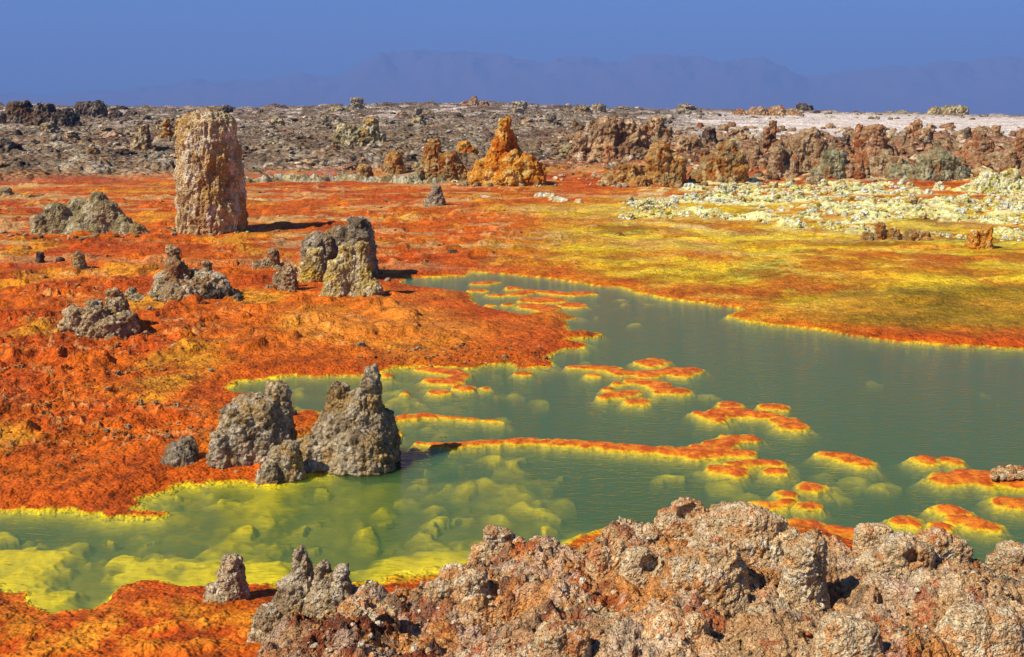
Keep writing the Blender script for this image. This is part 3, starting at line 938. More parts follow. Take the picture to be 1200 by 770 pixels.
# the broken scarp on the right
SCARP = [  # centre, base, top, width, palette, label
    (884, 206, 172, 30, 'brown', 'brown stump rock right of the tan dome'),
    (903, 190, 142, 18, 'brownred', 'slim pinkish pinnacle rising before the white plain'),
    (918, 212, 166, 34, 'brown', 'fluted brown rock below the slim pinnacle'),
    (944, 208, 152, 40, 'brown', 'broad brown crag with a rounded shoulder mid scarp'),
    (975, 214, 176, 42, 'palegreen', 'pale greenish block at the foot of the scarp'),
    (1008, 186, 146, 18, 'brownred', 'knobbed pinnacle at the left end of the tallest scarp crag'),
    (1024, 204, 147, 38, 'brownred', 'tallest rusty crag before the white salt plain'),
    (1040, 214, 176, 30, 'tan', 'leaning tan buttress under the rusty crag'),
    (1071, 178, 142, 20, 'brownred', 'rounded pinkish pinnacle, left one of a pair against the white plain'),
    (1088, 190, 146, 24, 'brown', 'bulky brown pinnacle, right one of the pair against the white plain'),
    (1062, 216, 188, 34, 'palegreen', 'low green-grey dome with curved cracks at the scarp foot'),
    (1104, 216, 176, 52, 'palegreen', 'wide pale green slab block at the scarp foot'),
    (1136, 170, 150, 14, 'dark', 'small dark leaning knob above the right scarp'),
    (1150, 202, 156, 32, 'brownred', 'ribbed rusty rock with a twin top near the right edge'),
    (1167, 170, 147, 15, 'brown', 'little hooded pinnacle beside the twin-topped rock'),
    (1180, 206, 176, 36, 'brown', 'squat brown rock above the pale yellow mound'),
    (1200, 196, 152, 30, 'brownred', 'rusty rock cut by the right edge'),
    (810, 190, 158, 40, 'brown', 'brown ragged rock behind the tan dome'),
    (832, 180, 150, 30, 'dark', 'dark crest rock above the tan dome'),
    (862, 176, 152, 24, 'brown', 'small brown knob behind the tan dome'),
    (1225, 212, 160, 40, 'brown', 'brown crag beyond the right edge'),
    (1128, 214, 184, 22, 'palegreen', 'narrow green buttress right of the pale slab block'),
    (1004, 214, 186, 26, 'brownred', 'low rusty rock in the notch of the scarp'),
    (958, 222, 206, 26, 'tan', 'low tan ledge rock on the orange foot of the scarp'),
    (988, 184, 158, 24, 'dark', 'dark crest knob left of the rusty crag'),
    (930, 180, 160, 22, 'dark', 'dark crest knob right of the slim pinnacle'),
    (1058, 190, 168, 22, 'brown', 'brown shoulder rock left of the pinnacle pair'),
    (1120, 186, 166, 22, 'brown', 'brown crest rock right of the pinnacle pair'),
]
rr = random.Random(5)
for i, (px, py, top, w, pal, lb) in enumerate(SCARP):
    cols = []
    n = 2 + int(w / 9)
    for k in range(n):
        f = (k + 0.5) / n - 0.5
        h = (py - top) * (1 - abs(f) * rr.uniform(0.3, 1.3))
        if k == n // 2:
            h = py - top
        ww = w * rr.uniform(0.5, 0.8)
        cols.append((px + f * w * 0.75, py - h, ww, ww * rr.uniform(0.45, 0.75), rr.uniform(-.2, .5), rr.uniform(-2, 2)))
    cols.append((px, py - (py - top) * 0.45, w * 1.05, w * 0.7))
    rock('scarp_rock', lb, 'rock', px, py, cols, pal, 200 + i * 3, 'crags of the broken scarp', .08, .06, .025, .05, .5, 0.95)

# ------------------------------------------------------------------ flat crusts: islets, ledges
def crust(name, label, cat, paths, mat, above=0.05, below=0.35, cols=None, group=None, seed=1, z0=0.0, wob=0.35, res=None, margin=0.45, edge=0.05, yel=True, tex=0.006):
    """a raised crust following one or more strokes; each stroke is [(px, py, width px), ...]"""
    caps = []
    for path in paths:
        pts = []
        for px, py, w in path:
            g = at_z(px, py, z0)
            k = (g[1] * CP + CAMZ * SP) / F
            if cols is None:
                k *= 1.12 if len(path) == 1 else (1.75 if w <= 24 else 1.25)
            pts.append((g[0], g[1], w * k / 2))
        if len(pts) == 1:
            pts = pts * 2
        caps += list(zip(pts[:-1], pts[1:]))
    allp = np.array([c[0] for c in caps] + [c[1] for c in caps])
    rm = allp[:, 2].max()
    ctr = np.array([allp[:, 0].mean(), allp[:, 1].mean()])
    pad = rm + margin + 0.1
    x0, x1 = allp[:, 0].min() - pad, allp[:, 0].max() + pad
    y0, y1 = allp[:, 1].min() - pad, allp[:, 1].max() + pad
    if res is None:
        res = max(0.012, ctr[1] * 0.0011)
    res = max(res, math.sqrt((x1 - x0) * (y1 - y0) / 90000))
    gx, gy = np.arange(x0, x1, res), np.arange(y0, y1, res)
    GX, GY = np.meshgrid(gx, gy)
    sd = np.full(GX.shape, -1e9)
    for (ax, ay, ar), (bx, by, br) in caps:
        ex, ey = bx - ax, by - ay
        t = np.clip(((GX - ax) * ex + (GY - ay) * ey) / (ex * ex + ey * ey + 1e-9), 0, 1)
        d = ar + (br - ar) * t - np.hypot(GX - ax - t * ex, GY - ay - t * ey)
        sd = np.maximum(sd, d)
    n = fbm2(GX, GY, seed, 4, 0.55, None, max(rm * 1.1, 0.12))
    nf = fbm2(GX, GY, seed + 7, 4, 0.6, None, 0.12 if mat is M_ISLET else 0.35)
    sd = sd + wob * rm * n + 0.008 * nf
    prof = np.where(sd > 0, above * (1 - np.exp(-sd / edge)) + 0.25 * above * sst(0, rm, sd),
                    -below * (1 - np.exp(sd / 0.30)))
    z = prof + tex * nf * sst(-0.05, 0.08, sd)
    if cols is None:
        top = mixc(np.broadcast_to(lin((206, 112, 20)), GX.shape + (3,)), lin((176, 76, 14)), sst(-0.3, 0.4, nf))
        c = mixc(np.broadcast_to(lin((206, 164, 26)), GX.shape + (3,)), top, sst(0.0, 0.045, sd + 0.02 * nf))
        ud = mixc(np.broadcast_to(lin((214, 186, 24)), GX.shape + (3,)), lin((140, 136, 22)), sst(0.03, 0.13, -prof))
        ud = mixc(ud, C_WATER, sst(0.10, 0.28, -prof))
        c = np.where((sd < 0)[..., None], ud, c)
    else:
        a, b, e = [lin(v) for v in cols]
        c = mixc(np.broadcast_to(a, GX.shape + (3,)), b, sst(-0.2, 0.4, nf))
        c = mixc(c, e, sst(0.1, 0.5, n))
    P = np.stack([GX - ctr[0], GY - ctr[1], z], -1).reshape(-1, 3)
    keep = (sd > -margin)
    if cols is not None:
        z = np.where(sd < 0, np.minimum(z, -0.02), z)
    q = grid_faces(*GX.shape, keep)
    P, c2, q = compact(P, c.reshape(-1, 3), q)
    return link(name, mesh_from(name, P, q, c2, mat=mat), label, cat, group, loc=(ctr[0], ctr[1], z0))


G_IS = 'orange mineral islets in the pond'
ISL = [
    ([[(670, 358, 33)]], 'round orange islet at the mouth of the blue upper pool'),
    ([[(560, 332, 10), (569, 332, 14), (580, 331, 8)]], 'thin ochre islet near the top of the blue pool'),
    ([[(602, 338, 20)]], 'small round ochre islet inside the blue pool'),
    ([[(578, 346, 8), (608, 345, 14), (626, 341, 12), (662, 345, 16), (689, 344, 14)], [(625, 352, 30), (645, 352, 34)], [(620, 360, 26), (640, 362, 24)]], 'large branching ochre islet joined towards the orange peninsula'),
    ([[(575, 358, 12)]], 'tiny islet by the lower lip of the blue pool'),
    ([[(596, 357, 16)]], 'flat tiny islet in the lower part of the blue pool'),
    ([[(556, 341, 10), (568, 341, 8)]], 'thin sliver islet at the left of the blue pool'),
    ([[(614, 438, 20)]], 'small round islet just off the tip of the peninsula shore'),
    ([[(500, 433, 14), (527, 436, 16), (542, 440, 14)], [(542, 440, 12), (528, 448, 18), (506, 446, 14)]], 'hook-shaped islet in the shallow bay below the peninsula'),
    ([[(516, 460, 24)]], 'oval islet below the hook-shaped one'),
    ([[(545, 455, 24)]], 'oval islet right of the hook-shaped one'),
    ([[(569, 455, 13)]], 'tiny round islet at the right end of the shallow bay row'),
    ([[(474, 461, 12)]], 'tiny islet alone in the shallow bay by the horned rock'),
    ([[(453, 440, 18)]], 'low islet touching the bay shore above the horned rock'),
    ([[(461, 492, 12), (480, 489, 14), (500, 487, 12), (520, 489, 7)], [(520, 489, 6), (560, 492, 6), (590, 495, 4)]], 'tapering orange-yellow spit right of the horned rock'),
    ([[(764, 425, 38)]], 'round orange islet near the middle of the pond'),
    ([[(695, 440, 18)]], 'small islet below the left end of the upper chain'),
    ([[(672, 430, 10), (716, 432, 15), (734, 438, 16), (765, 439, 16), (790, 435, 22), (812, 434, 16)], [(790, 438, 16), (800, 440, 14)]], 'long upper orange chain below the round middle islet'),
    ([[(743, 447, 14), (770, 450, 18), (779, 458, 20), (797, 459, 16)]], 'curved orange arm under the upper chain'),
    ([[(710, 466, 12), (728, 462, 20), (740, 461, 16)]], 'lumpy orange islet left of the lower oval'),
    ([[(746, 471, 30)]], 'oval islet lowest of the mid-pond cluster'),
    ([[(725, 450, 16)]], 'tiny islet left of the curved arm'),
    ([[(714, 456, 14)]], 'tiny islet at the left rim of the mid-pond cluster'),
    ([[(855, 475, 28)]], 'round knob islet at the top left of the right-hand chain'),
    ([[(907, 477, 32)]], 'oval islet at the top right of the right-hand chain'),
    ([[(830, 486, 20), (858, 483, 22), (880, 485, 20), (900, 487, 26)], [(845, 492, 22)]], 'broad knobbly body of the right-hand chain'),
    ([[(918, 493, 20), (930, 500, 30)]], 'droplet islet at the end of the right-hand chain'),
    ([[(493, 520, 8), (530, 523, 14), (573, 518, 12), (620, 517, 16), (680, 520, 17), (730, 525, 18), (770, 528, 18), (813, 531, 24), (840, 524, 24), (858, 515, 26), (874, 513, 18)], [(800, 530, 16), (850, 531, 22), (877, 532, 14)]], 'very long thin orange bar crossing the middle of the pond'),
    ([[(862, 545, 14), (885, 543, 16), (913, 543, 14)]], 'narrow islet under the right end of the long bar'),
    ([[(910, 553, 28)]], 'small oval islet right below the narrow one'),
    ([[(845, 550, 20), (862, 552, 20)]], 'lumpy islet left below the end of the long bar'),
    ([[(968, 533, 12), (990, 536, 20), (1014, 543, 16)]], 'cigar-shaped orange islet alone in open water'),
    ([[(1083, 539, 30)]], 'oval islet above the big right-hand slab, left one'),
    ([[(1115, 540, 26)]], 'oval islet above the big right-hand slab, right one'),
    ([[(1105, 562, 22), (1140, 558, 46), (1180, 562, 50), (1225, 566, 54)]], 'big orange slab islet reaching out of the right edge'),
    ([[(1180, 589, 22), (1196, 591, 34)]], 'orange islet cut by the right edge below the big slab'),
    ([[(1115, 599, 38)]], 'oval islet third from the right edge near the bank'),
    ([[(1128, 610, 24), (1155, 616, 30)]], 'long oval islet sloping towards the rocky bank'),
    ([[(1062, 611, 34)]], 'oval islet nearest the white-topped bank stone'),
    ([[(1102, 617, 28)]], 'small oval islet between two larger ones by the bank'),
    ([[(953, 571, 32)]], 'round orange islet between the cigar islet and the bank'),
    ([[(923, 580, 26)]], 'smaller round islet left of its twin above the bank'),
    ([[(947, 593, 28)]], 'thin islet close above the rocky bank'),
    ([[(888, 590, 12), (905, 594, 14), (925, 588, 10)]], 'mostly drowned yellow islet close above the rocky bank'),
    ([[(1070, 634, 26)]], 'orange crust patch against the rocky bank'),
    ([[(940, 615, 24), (975, 622, 26), (1010, 628, 20)]], 'long rusty crust strip along the foot of the bank'),
]
for i, (paths, lb) in enumerate(ISL):
    crust('mineral_islet', lb, 'islet', paths, M_ISLET, 0.022, 0.30, None, G_IS, 300 + i * 5, 0.0, 0.26)

LED = [
    ([[(285, 216, 22), (330, 214, 30), (365, 215, 26), (400, 214, 30), (450, 216, 24), (500, 217, 20), (540, 216, 16)]], 'long cracked grey-green rock shelf right of the tall pillar', 0.34, ((186, 168, 118), (212, 200, 162), (140, 118, 76))),
    ([[(0, 234, 8), (30, 235, 12), (52, 232, 8)]], 'thin pale sinter ledge at the left edge above the mound', 0.14, ((206, 160, 90), (190, 120, 60), (220, 190, 130))),
    ([[(50, 279, 5), (100, 281, 8), (150, 284, 7), (200, 282, 8), (260, 282, 8), (300, 276, 6)]], 'long thin pale ledge running in front of mound and pillar', 0.07, ((206, 150, 80), (190, 110, 50), (220, 190, 130))),
    ([[(308, 260, 8), (340, 256, 16), (380, 260, 10), (430, 262, 7), (490, 265, 5)]], 'pale sinter ledge behind the grey boulder', 0.09, ((200, 160, 90), (190, 120, 60), (220, 195, 140))),
    ([[(288, 237, 10), (312, 238, 14)]], 'short pale ledge right of the tall pillar', 0.12, ((206, 170, 90), (190, 120, 60), (220, 195, 140))),
    ([[(550, 237, 10), (572, 236, 22)]], 'pale crusty patch of stones below the orange peak', 0.14, ((200, 150, 90), (190, 120, 60), (226, 210, 170))),
    ([[(628, 234, 12), (640, 232, 18), (652, 238, 12), (680, 241, 10)]], 'white and tan stone patch right below the orange peak', 0.16, ((214, 180, 110), (200, 180, 120), (236, 228, 200))),
    ([[(310, 366, 6), (340, 365, 8), (372, 371, 7), (420, 373, 7), (440, 371, 4)]], 'thin wavy pale rim on the ochre flat before the boulders', 0.03, ((206, 160, 90), (190, 120, 60), (220, 190, 130))),
    ([[(115, 300, 6), (128, 301, 6)]], 'short flat pale plate right of the small cone rock', 0.06, ((196, 140, 80), (190, 110, 50), (220, 180, 120))),
    ([[(118, 310, 10), (128, 309, 10)]], 'rounded pale plate below the short flat one', 0.06, ((196, 140, 80), (190, 110, 50), (220, 180, 120))),
    ([[(0, 390, 8), (30, 384, 12), (60, 378, 6)]], 'dark cracked crust edge left of the knobbly cluster', 0.10, ((110, 56, 24), (80, 40, 20), (170, 90, 40))),
]
for i, (paths, lb, hgt, cc) in enumerate(LED):
    px, py = paths[0][0][0], paths[0][0][1]
    crust('salt_ledge', lb, 'ledge', paths, M_ROCK, hgt, 0.3, cc, 'pale sinter ledges on the flat', 700 + i * 5, 0.07, 0.45, margin=0.12, edge=0.05 if hgt < 0.2 else 0.5, tex=0.03 if hgt < 0.2 else 0.16)
wob_rnd = random.Random(12)

# ------------------------------------------------------------------ the rocky bank in front
CREST_PX = [(262, 790), (300, 742), (350, 706), (400, 694), (470, 688), (520, 676), (560, 655), (600, 645), (660, 636), (700, 624), (760, 616),
            (800, 612), (840, 604), (880, 604), (920, 608), (955, 626), (1000, 634), (1045, 642), (1100, 648), (1140, 664),
            (1165, 668), (1190, 654), (1240, 650), (1340, 660), (1500, 690)]
CREST = [tuple(at_z(px, py, 0.30)) for px, py in CREST_PX]
BANK = CREST + [(6.5, 2.0), (5.0, 0.8), (-0.8, 0.8), (-1.3, 2.5), (-1.75, 4.2)]
bx0, bx1, by0, by1, br = -2.6, 6.2, 1.5, 8.7, 0.0095
GX, GY = np.meshgrid(np.arange(bx0, bx1, br), np.arange(by0, by1, br))
sdb = poly_sd(GX.ravel(), GY.ravel(), BANK).reshape(GX.shape)
nA = fbm2(GX, GY, 401, 5, 0.5, None, 1.0)
nB = fbm2(GX, GY, 411, 5, 0.6, None, 0.33)
sdb = sdb + 0.08 * nB
inz = -0.25 + 0.58 * sst(-0.12, 0.18, sdb) + 0.05 * np.clip(sdb, 0, 3.2) + 0.10 * sst(0.0, 0.5, sdb) * nA
b1, b2, bid = worley2(GX / 0.42 + 0.5 * nB, GY / 0.36 + 0.5 * nA, 421)
on = sst(-0.05, 0.12, sdb)
inz += on * (0.05 * nB + 0.09 * np.maximum(bid - 0.45, 0) * np.clip((b2 - b1) * 4, 0, 1))
c1, c2, cid2 = worley2(GX / 0.085 + 0.3 * nB, GY / 0.075, 431)
rub = sst(-0.1, 0.35, fbm2(GX, GY, 441, 3, 0.5, None, 0.9))
uB, vB = to_px(GX, GY, 0.4 + 0 * GX)
rub = np.clip(rub + np.exp(-((uB - 480) / 110) ** 2), 0, 1)
rub = 0.12 + 0.78 * rub
inz += on * rub * (0.06 * (0.7 - c1) * (0.3 + cid2))
e1, e2, eid = worley2(GX / 0.19 + 0.3 * nB, GY / 0.17 + 0.2 * nA, 435)
inz += on * 0.035 * (0.6 - e1) * np.maximum(eid - 0.35, 0) * 1.6
d1, d2_, did = worley2(GX / 0.03, GY / 0.027, 451)
inz += on * (0.018 * (0.6 - d1) + 0.010 * fbm2(GX, GY, 461, 3, 0.6, None, 0.06))
cr1, cr2, _c = worley2(GX / 0.5 + 0.7 * nB, GY / 0.34 + 0.6 * nA, 481)
inz -= on * 0.06 * sst(0.10, 0.0, cr2 - cr1) * sst(-0.2, 0.3, nA + 0.5)
inz += on * 0.035 * np.maximum(1 - 3.2 * np.abs(fbm2(GX * 0.7, GY, 485, 4, 0.55, None, 0.8)), 0)
# pits
p1, p2, pid = worley2(GX / 0.9, GY / 0.8, 471)
inz -= on * sst(0.22, 0.06, p1 + 0.08 * nB) * (pid > 0.35) * 0.15
inz = np.where(sdb < -0.02, np.minimum(inz, -0.1 + 0 * inz), inz)
cb = mixc(np.broadcast_to(lin((194, 152, 102)), GX.shape + (3,)), lin((204, 178, 136)), sst(0.0, 0.5, fbm2(GX, GY, 501, 5, 0.6, None, 0.5)))
cb = mixc(cb, lin((204, 134, 66)), sst(-0.25, 0.35, fbm2(GX, GY, 511, 5, 0.6, None, 1.1)) * 0.85)
cb = mixc(cb, lin((186, 142, 98)), sst(0.0, 0.4, fbm2(GX, GY, 516, 5, 0.6, None, 0.2)) * 0.6)
cb = mixc(cb, lin((170, 76, 34)), sst(0.3, 0.65, fbm2(GX, GY, 521, 6, 0.7, None, 0.3)) * 0.7)
redz = np.clip(np.exp(-((uB - 440) / 130) ** 2 - ((vB - 745) / 45) ** 2) * 1.3 + 0.8 * np.exp(-((uB - 560) / 60) ** 2 - ((vB - 680) / 20) ** 2), 0, 1)
cb = mixc(cb, lin((116, 50, 30)), np.clip(redz, 0, 0.85) * sst(-0.3, 0.4, nB + 0.4 * nA))
cb = mixc(cb, lin((212, 190, 158)), sst(0.3, 0.6, fbm2(GX, GY, 531, 5, 0.7, None, 0.5)) * 0.45)
cb = mixc(cb, lin((96, 84, 72)), (cid2 > 0.82) * rub * 0.6)
q = grid_faces(*GX.shape, sdb > -0.12)
P, c2, q = compact(np.stack([GX + 0.02 * nB, GY + 0.02 * nA, inz], -1).reshape(-1, 3), cb.reshape(-1, 3), q)
link('rocky_bank', mesh_from('rocky_bank', P, q, c2, mat=M_BANK), kind='structure')


def bank_z(x, y):
    i = int(round((y - by0) / br))
    j = int(round((x - bx0) / br))
    return float(inz[max(0, min(i, inz.shape[0] - 1)), max(0, min(j, inz.shape[1] - 1))])


BR = [
    ('bank_boulder', 'crusty boulder with a round dark hole on the bank crest', 803, 622, .40, [(808, 589, 44, 32, .02), (788, 600, 50, 26, 0), (816, 600, 34, 26, -.03), (800, 610, 80, 50)], 'bank', [(806, 601, 11, 16)]),
    ('bank_boulder', 'broad grey-white crusted hump on the crest right of the holed boulder', 880, 640, .46, [(852, 600, 50, 28, .1), (880, 598, 80, 50, .05), (906, 606, 60, 36, .05), (926, 622, 40, 22), (880, 616, 140, 90)], 'bankgrey', [(918, 618, 7, 12)]),
    ('bank_boulder', 'upright block with a pale lit face casting a dark shadow', 944, 684, .48, [(950, 628, 38, 28, .02, 3, 1.4), (938, 638, 40, 30, -.02, 2, 1.4), (946, 660, 60, 36, 0)], 'bankgrey', []),
    ('bank_boulder', 'rounded tan hump with a shaded right side left of the upright block', 838, 684, .48, [(832, 632, 70, 36, .04), (850, 640, 50, 30, .0), (808, 650, 70, 36, 0), (838, 656, 90, 60, -.03)], 'bank', []),
    ('bank_boulder', 'flat pale stone lying on the crest near the oval islets', 1026, 640, .36, [(1018, 617, 30, 24), (1032, 616, 30, 22), (1040, 624, 22, 14)], 'bankgrey', []),
    ('bank_boulder', 'pale pitted hump with a dark hollow below the flat stone', 1065, 672, .38, [(1058, 632, 64, 36), (1078, 638, 46, 28), (1040, 648, 70, 36), (1066, 650, 90, 60)], 'bankgrey', [(1068, 652, 8, 14)]),
    ('bank_boulder', 'tan crusty hump with a shadowed notch left of the dip in the crest', 1110, 664, .36, [(1098, 626, 64, 34), (1120, 633, 40, 24), (1130, 640, 28, 18)], 'bank', []),
    ('bank_boulder', 'white-topped stone at the right end of the bank', 1190, 662, .36, [(1190, 640, 46, 30), (1208, 642, 40, 26), (1174, 652, 40, 18)], 'bankgrey', []),
    ('bank_boulder', 'slanting grey slab stone at the left start of the high bank', 588, 656, .30, [(574, 619, 26, 16, .02, 3), (586, 623, 40, 16, 0, 4), (604, 632, 40, 18), (566, 640, 44, 22)], 'bankgrey', []),
    ('bank_boulder', 'small ragged stone on the bank crest right of the slanting slab', 640, 648, .34, [(630, 631, 24, 14), (648, 634, 30, 14)], 'bankgrey', []),
    ('cone_rock', 'grey-brown cone rock standing alone by the yellow shallows', 258, 709, 0.04, [(270, 652, 46, 18, .02, 0, 1.1), (262, 670, 56, 20, 0, 4), (248, 688, 46, 18), (254, 698, 66, 34, -.03)], 'lake', []),
    ('cone_rock', 'taller cone rock, left peak of the pair at the bank tip', 340, 752, 0.10, [(347, 645, 92, 12, .05, 2, .8), (338, 684, 100, 34, .02, 2, .9), (318, 716, 80, 30, -.04)], 'lake', []),
    ('cone_rock', 'shorter twin-topped rock, right peak of the pair at the bank tip', 386, 748, 0.14, [(376, 660, 70, 14, .04, 0, .85), (398, 665, 44, 14, .06), (386, 690, 96, 50, .02)], 'lake', []),
    ('bank_boulder', 'rough hump with a dark cave-like hollow low on the left bank', 436, 762, .22, [(418, 706, 60, 32), (444, 716, 56, 34), (430, 730, 84, 56)], 'bank', [(454, 736, 14, 22)]),
    ('bank_boulder', 'dark folded stone ridge in the middle of the left bank', 540, 712, .30, [(530, 668, 60, 28, .1), (552, 674, 56, 30), (514, 686, 60, 30), (548, 692, 84, 50)], 'bankgrey', []),
    ('bank_boulder', 'leaning blade of rock on the bank below the holed boulder', 716, 668, .42, [(722, 634, 30, 10, .02, 4), (704, 644, 50, 18), (742, 646, 50, 24)], 'bank', []),
    ('bank_boulder', 'lumpy grey stone beside the dark pit in the middle of the bank', 756, 676, .44, [(748, 646, 50, 26), (768, 654, 46, 26)], 'bankgrey', [(762, 660, 11, 16)]),
    ('bank_boulder', 'squat stone near the bottom edge below the tan hump', 796, 742, .52, [(786, 722, 84, 40), (812, 726, 60, 30)], 'bank', []),
    ('bank_boulder', 'craggy grey stone near the bottom edge below the upright block', 1000, 752, .56, [(990, 728, 76, 36), (1016, 734, 60, 30)], 'bankgrey', []),
    ('bank_boulder', 'rough stone near the right edge below the white-topped one', 1160, 740, .54, [(1146, 718, 90, 40), (1180, 722, 76, 36)], 'bankgrey', []),
    ('bank_boulder', 'low tan lump in the middle of the bottom edge', 660, 764, .50, [(650, 736, 60, 34), (674, 742, 48, 28)], 'bank', []),
]
for i, (nm, lb, px, py, z0, cols, pal, dn) in enumerate(BR):
    rock(nm, lb, 'rock', px, py, cols, pal, 600 + i * 4, None, .06, .04, .03, 0, .28, 1.2, M_BANK, z0, sink=0.6, dents=dn)

# ------------------------------------------------------------------ scattered stones, each one an object
def proto(seed, pal, mat, aspect=0.7, jag=0.1):
    rnd = random.Random(seed)
    bm = bmesh.new()
    for k in range(4):
        a = rnd.uniform(0, 6.28)
        r = rnd.uniform(0, 0.25)
        column(bm, r * math.cos(a), r * math.sin(a), -0.3, rnd.uniform(0.5, 1.0) * aspect, rnd.uniform(.28, .45), rnd.uniform(.12, .3), rnd.uniform(.7, 1.2), (0, 0), 1.0, 8, 12)
    me = remeshed(bm, 0.055)
    cc = roughen(me, 1.0, 0.05, seed, jag, .12, .03, 0, .5)
    set_col(me, colorize(cc, pal, 1.0, seed))
    me.materials.append(mat)
    me.name = pal + '_stone'
    return me


def scatter(name, label_fn, cat, group, metas, pts, rnd, flat=(0.6, 1.1)):
    zs = ground_h([p[0] for p in pts], [p[1] for p in pts])[0]
    for (x, y, s), z in zip(pts, zs):
        me = rnd.choice(metas)
        w_ = where(x, y, z)
        o = bpy.data.objects.new(name, me)
        COL.objects.link(o)
        o.location = (x, y, z - 0.03 * s)
        o.scale = (s * rnd.uniform(.8, 1.3), s * rnd.uniform(.8, 1.2), s * rnd.uniform(*flat))
        o.rotation_euler = (0, 0, rnd.uniform(0, 6.28))
        o['label'] = label_fn(me, s) + ' ' + w_
        o['category'] = cat
        o['group'] = group


MARKS = [(80, 300, 'the low grey-green mound'), (245, 280, 'the tall pillar'), (222, 350, 'the peaked rock'), (112, 395, 'the knobbly pale cluster'),
         (395, 340, 'the two big boulders'), (350, 540, 'the horned pond rocks'), (590, 220, 'the orange peak'), (520, 215, 'the spired rock'),
         (418, 170, 'the double-headed outcrop'), (40, 145, 'the big craggy outcrop'), (715, 190, 'the large brown outcrop'), (765, 220, 'the greenish domed rock'),
         (845, 220, 'the yellow-tan dome'), (163, 175, 'the two-tiered pillar rock'), (102, 190, 'the pale ribbed stump'), (1050, 285, 'the jagged orange-brown row'),
         (1148, 295, 'the orange wedge lump'), (1172, 230, 'the pale yellow ribbed mound'), (940, 215, 'the broad brown crag'), (1062, 215, 'the cracked green-grey dome'),
         (728, 280, 'the lone ochre lump'), (460, 210, 'the orange-brown stump'), (510, 245, 'the lone grey cone'), (600, 420, 'the tip of the orange peninsula'),
         (1058, 130, 'the flat-topped skyline block'), (692, 132, 'the grey skyline block'), (556, 124, 'the highest skyline knob'), (900, 133, 'the long dark skyline ledge'),
         (178, 525, 'the dark crusty ledge'), (150, 355, 'the low rubble heap'), (20, 230, 'the pale ledge at the left edge')]


def where(x, y, z):
    u, v = to_px(np.array(x), np.array(y), np.array(z))
    u, v = float(u), float(v)
    mu, mv, nm = min(MARKS, key=lambda m: (m[0] - u) ** 2 + 4 * (m[1] - v) ** 2)
    du, dv = u - mu, (v - mv) * 2
    if abs(du) > abs(dv):
        far = abs(du) > 60
        return ('well ' if far else 'just ') + ('right of ' if du > 0 else 'left of ') + nm
    return ('in front of ' if dv > 0 else 'behind ') + nm


def px_pts(rnd, n, region, smin, smax, water_ok=False, power=2.0):
    uv = np.array([region(rnd) for _ in range(int(n * 2.6))])
    ss = np.array([rnd.random() ** power for _ in range(len(uv))])
    g = ground_many(uv[:, 0], uv[:, 1])
    k = (g[:, 1] * CP - (g[:, 2] - CAMZ) * SP) / F
    s_ = (smin + (smax - smin) * ss) * k
    ok = poly_sd(g[:, 0], g[:, 1], SHORE) < -s_ * 0.5
    if region is reg_salt:
        ok &= fbm2(g[:, 0] * 0.6, g[:, 1], 135, 3, 0.5, None, 2.6) > -0.16
    return [(a_[0], a_[1], b_) for a_, b_ in zip(g[ok], s_[ok])][:n]


R = random.Random(77)
RL = random.Random(31)
for i in range(34):
    lx, ly = RL.uniform(0, 640), RL.uniform(228, 345)
    if 190 < lx < 300 and ly < 290:
        lx += 110
    if 440 < lx and ly > 310:
        lx -= 300
    ln = RL.uniform(14, 46)
    w_ = RL.uniform(3, 7)
    pth = [(lx, ly, w_), (lx + ln * .5, ly + RL.uniform(-2, 2), w_ * 1.3), (lx + ln, ly + RL.uniform(-3, 3), w_ * .7)]
    g = ground_at(lx + ln / 2, ly)
    crust('salt_ledge', 'short thin pale ledge ' + where(g[0], g[1], g[2]), 'ledge', [pth], M_ROCK, RL.uniform(.03, .08), 0.3,
          ((206, 152, 82), (190, 116, 50), (222, 192, 140)), 'pale sinter ledges on the flat', 1300 + i * 5, 0.07, 0.6, margin=0.1, tex=0.03)
pm_far = [proto(900 + i, p, M_FAR, .6, .14) for i, p in enumerate(('grey', 'dark', 'greygreen', 'grey', 'brown', 'tan'))]
pm_salt = [proto(920 + i, p, M_ROCK, .75, .12) for i, p in enumerate(('salt', 'saltwhite', 'salt', 'saltwhite', 'salt', 'yellowgrey'))]
pm_peb = [proto(940 + i, p, M_ROCK, .6, .1) for i, p in enumerate(('pebble', 'pebble', 'tan', 'orangetan'))]


def reg_salt(r):
    u = 725 + 490 * r.random() ** 0.75
    lo = 262 + (u - 725) * 0.06
    hi = 240 - (u - 725) * 0.07 if u < 800 else 226 - (u - 800) * 0.035
    if r.random() < 0.35:
        return u, hi + (lo - hi) * r.random() * 0.45
    return u, hi + (lo - hi) * r.random()


def tone(me):
    return {'salt': 'pale yellow', 'saltwhite': 'whitish', 'yellowgrey': 'dull tan', 'grey': 'grey', 'dark': 'dark', 'greygreen': 'greenish grey',
            'brown': 'brown', 'tan': 'tan', 'pebble': 'orange', 'orangetan': 'ochre'}[me.name.split('_')[0]]


def sz(s, a, b):
    return 'tiny' if s < a else ('small' if s < b else 'larger')


spts = px_pts(R, 296, reg_salt, 5, 17, power=1.8)
scatter('salt_lump', lambda m, s: sz(s, .3, .5) + ' ' + tone(m) + ' salt lump', 'salt lump', 'salt lumps of the yellow field', pm_salt, spts, R, (.5, .95))


def reg_plain(r):
    v = 130 + 76 * r.random() ** 1.1
    u = r.uniform(-30, 760) if v > 165 else (r.uniform(-30, 1230) if v < 142 else r.uniform(-30, 800))
    return u, v


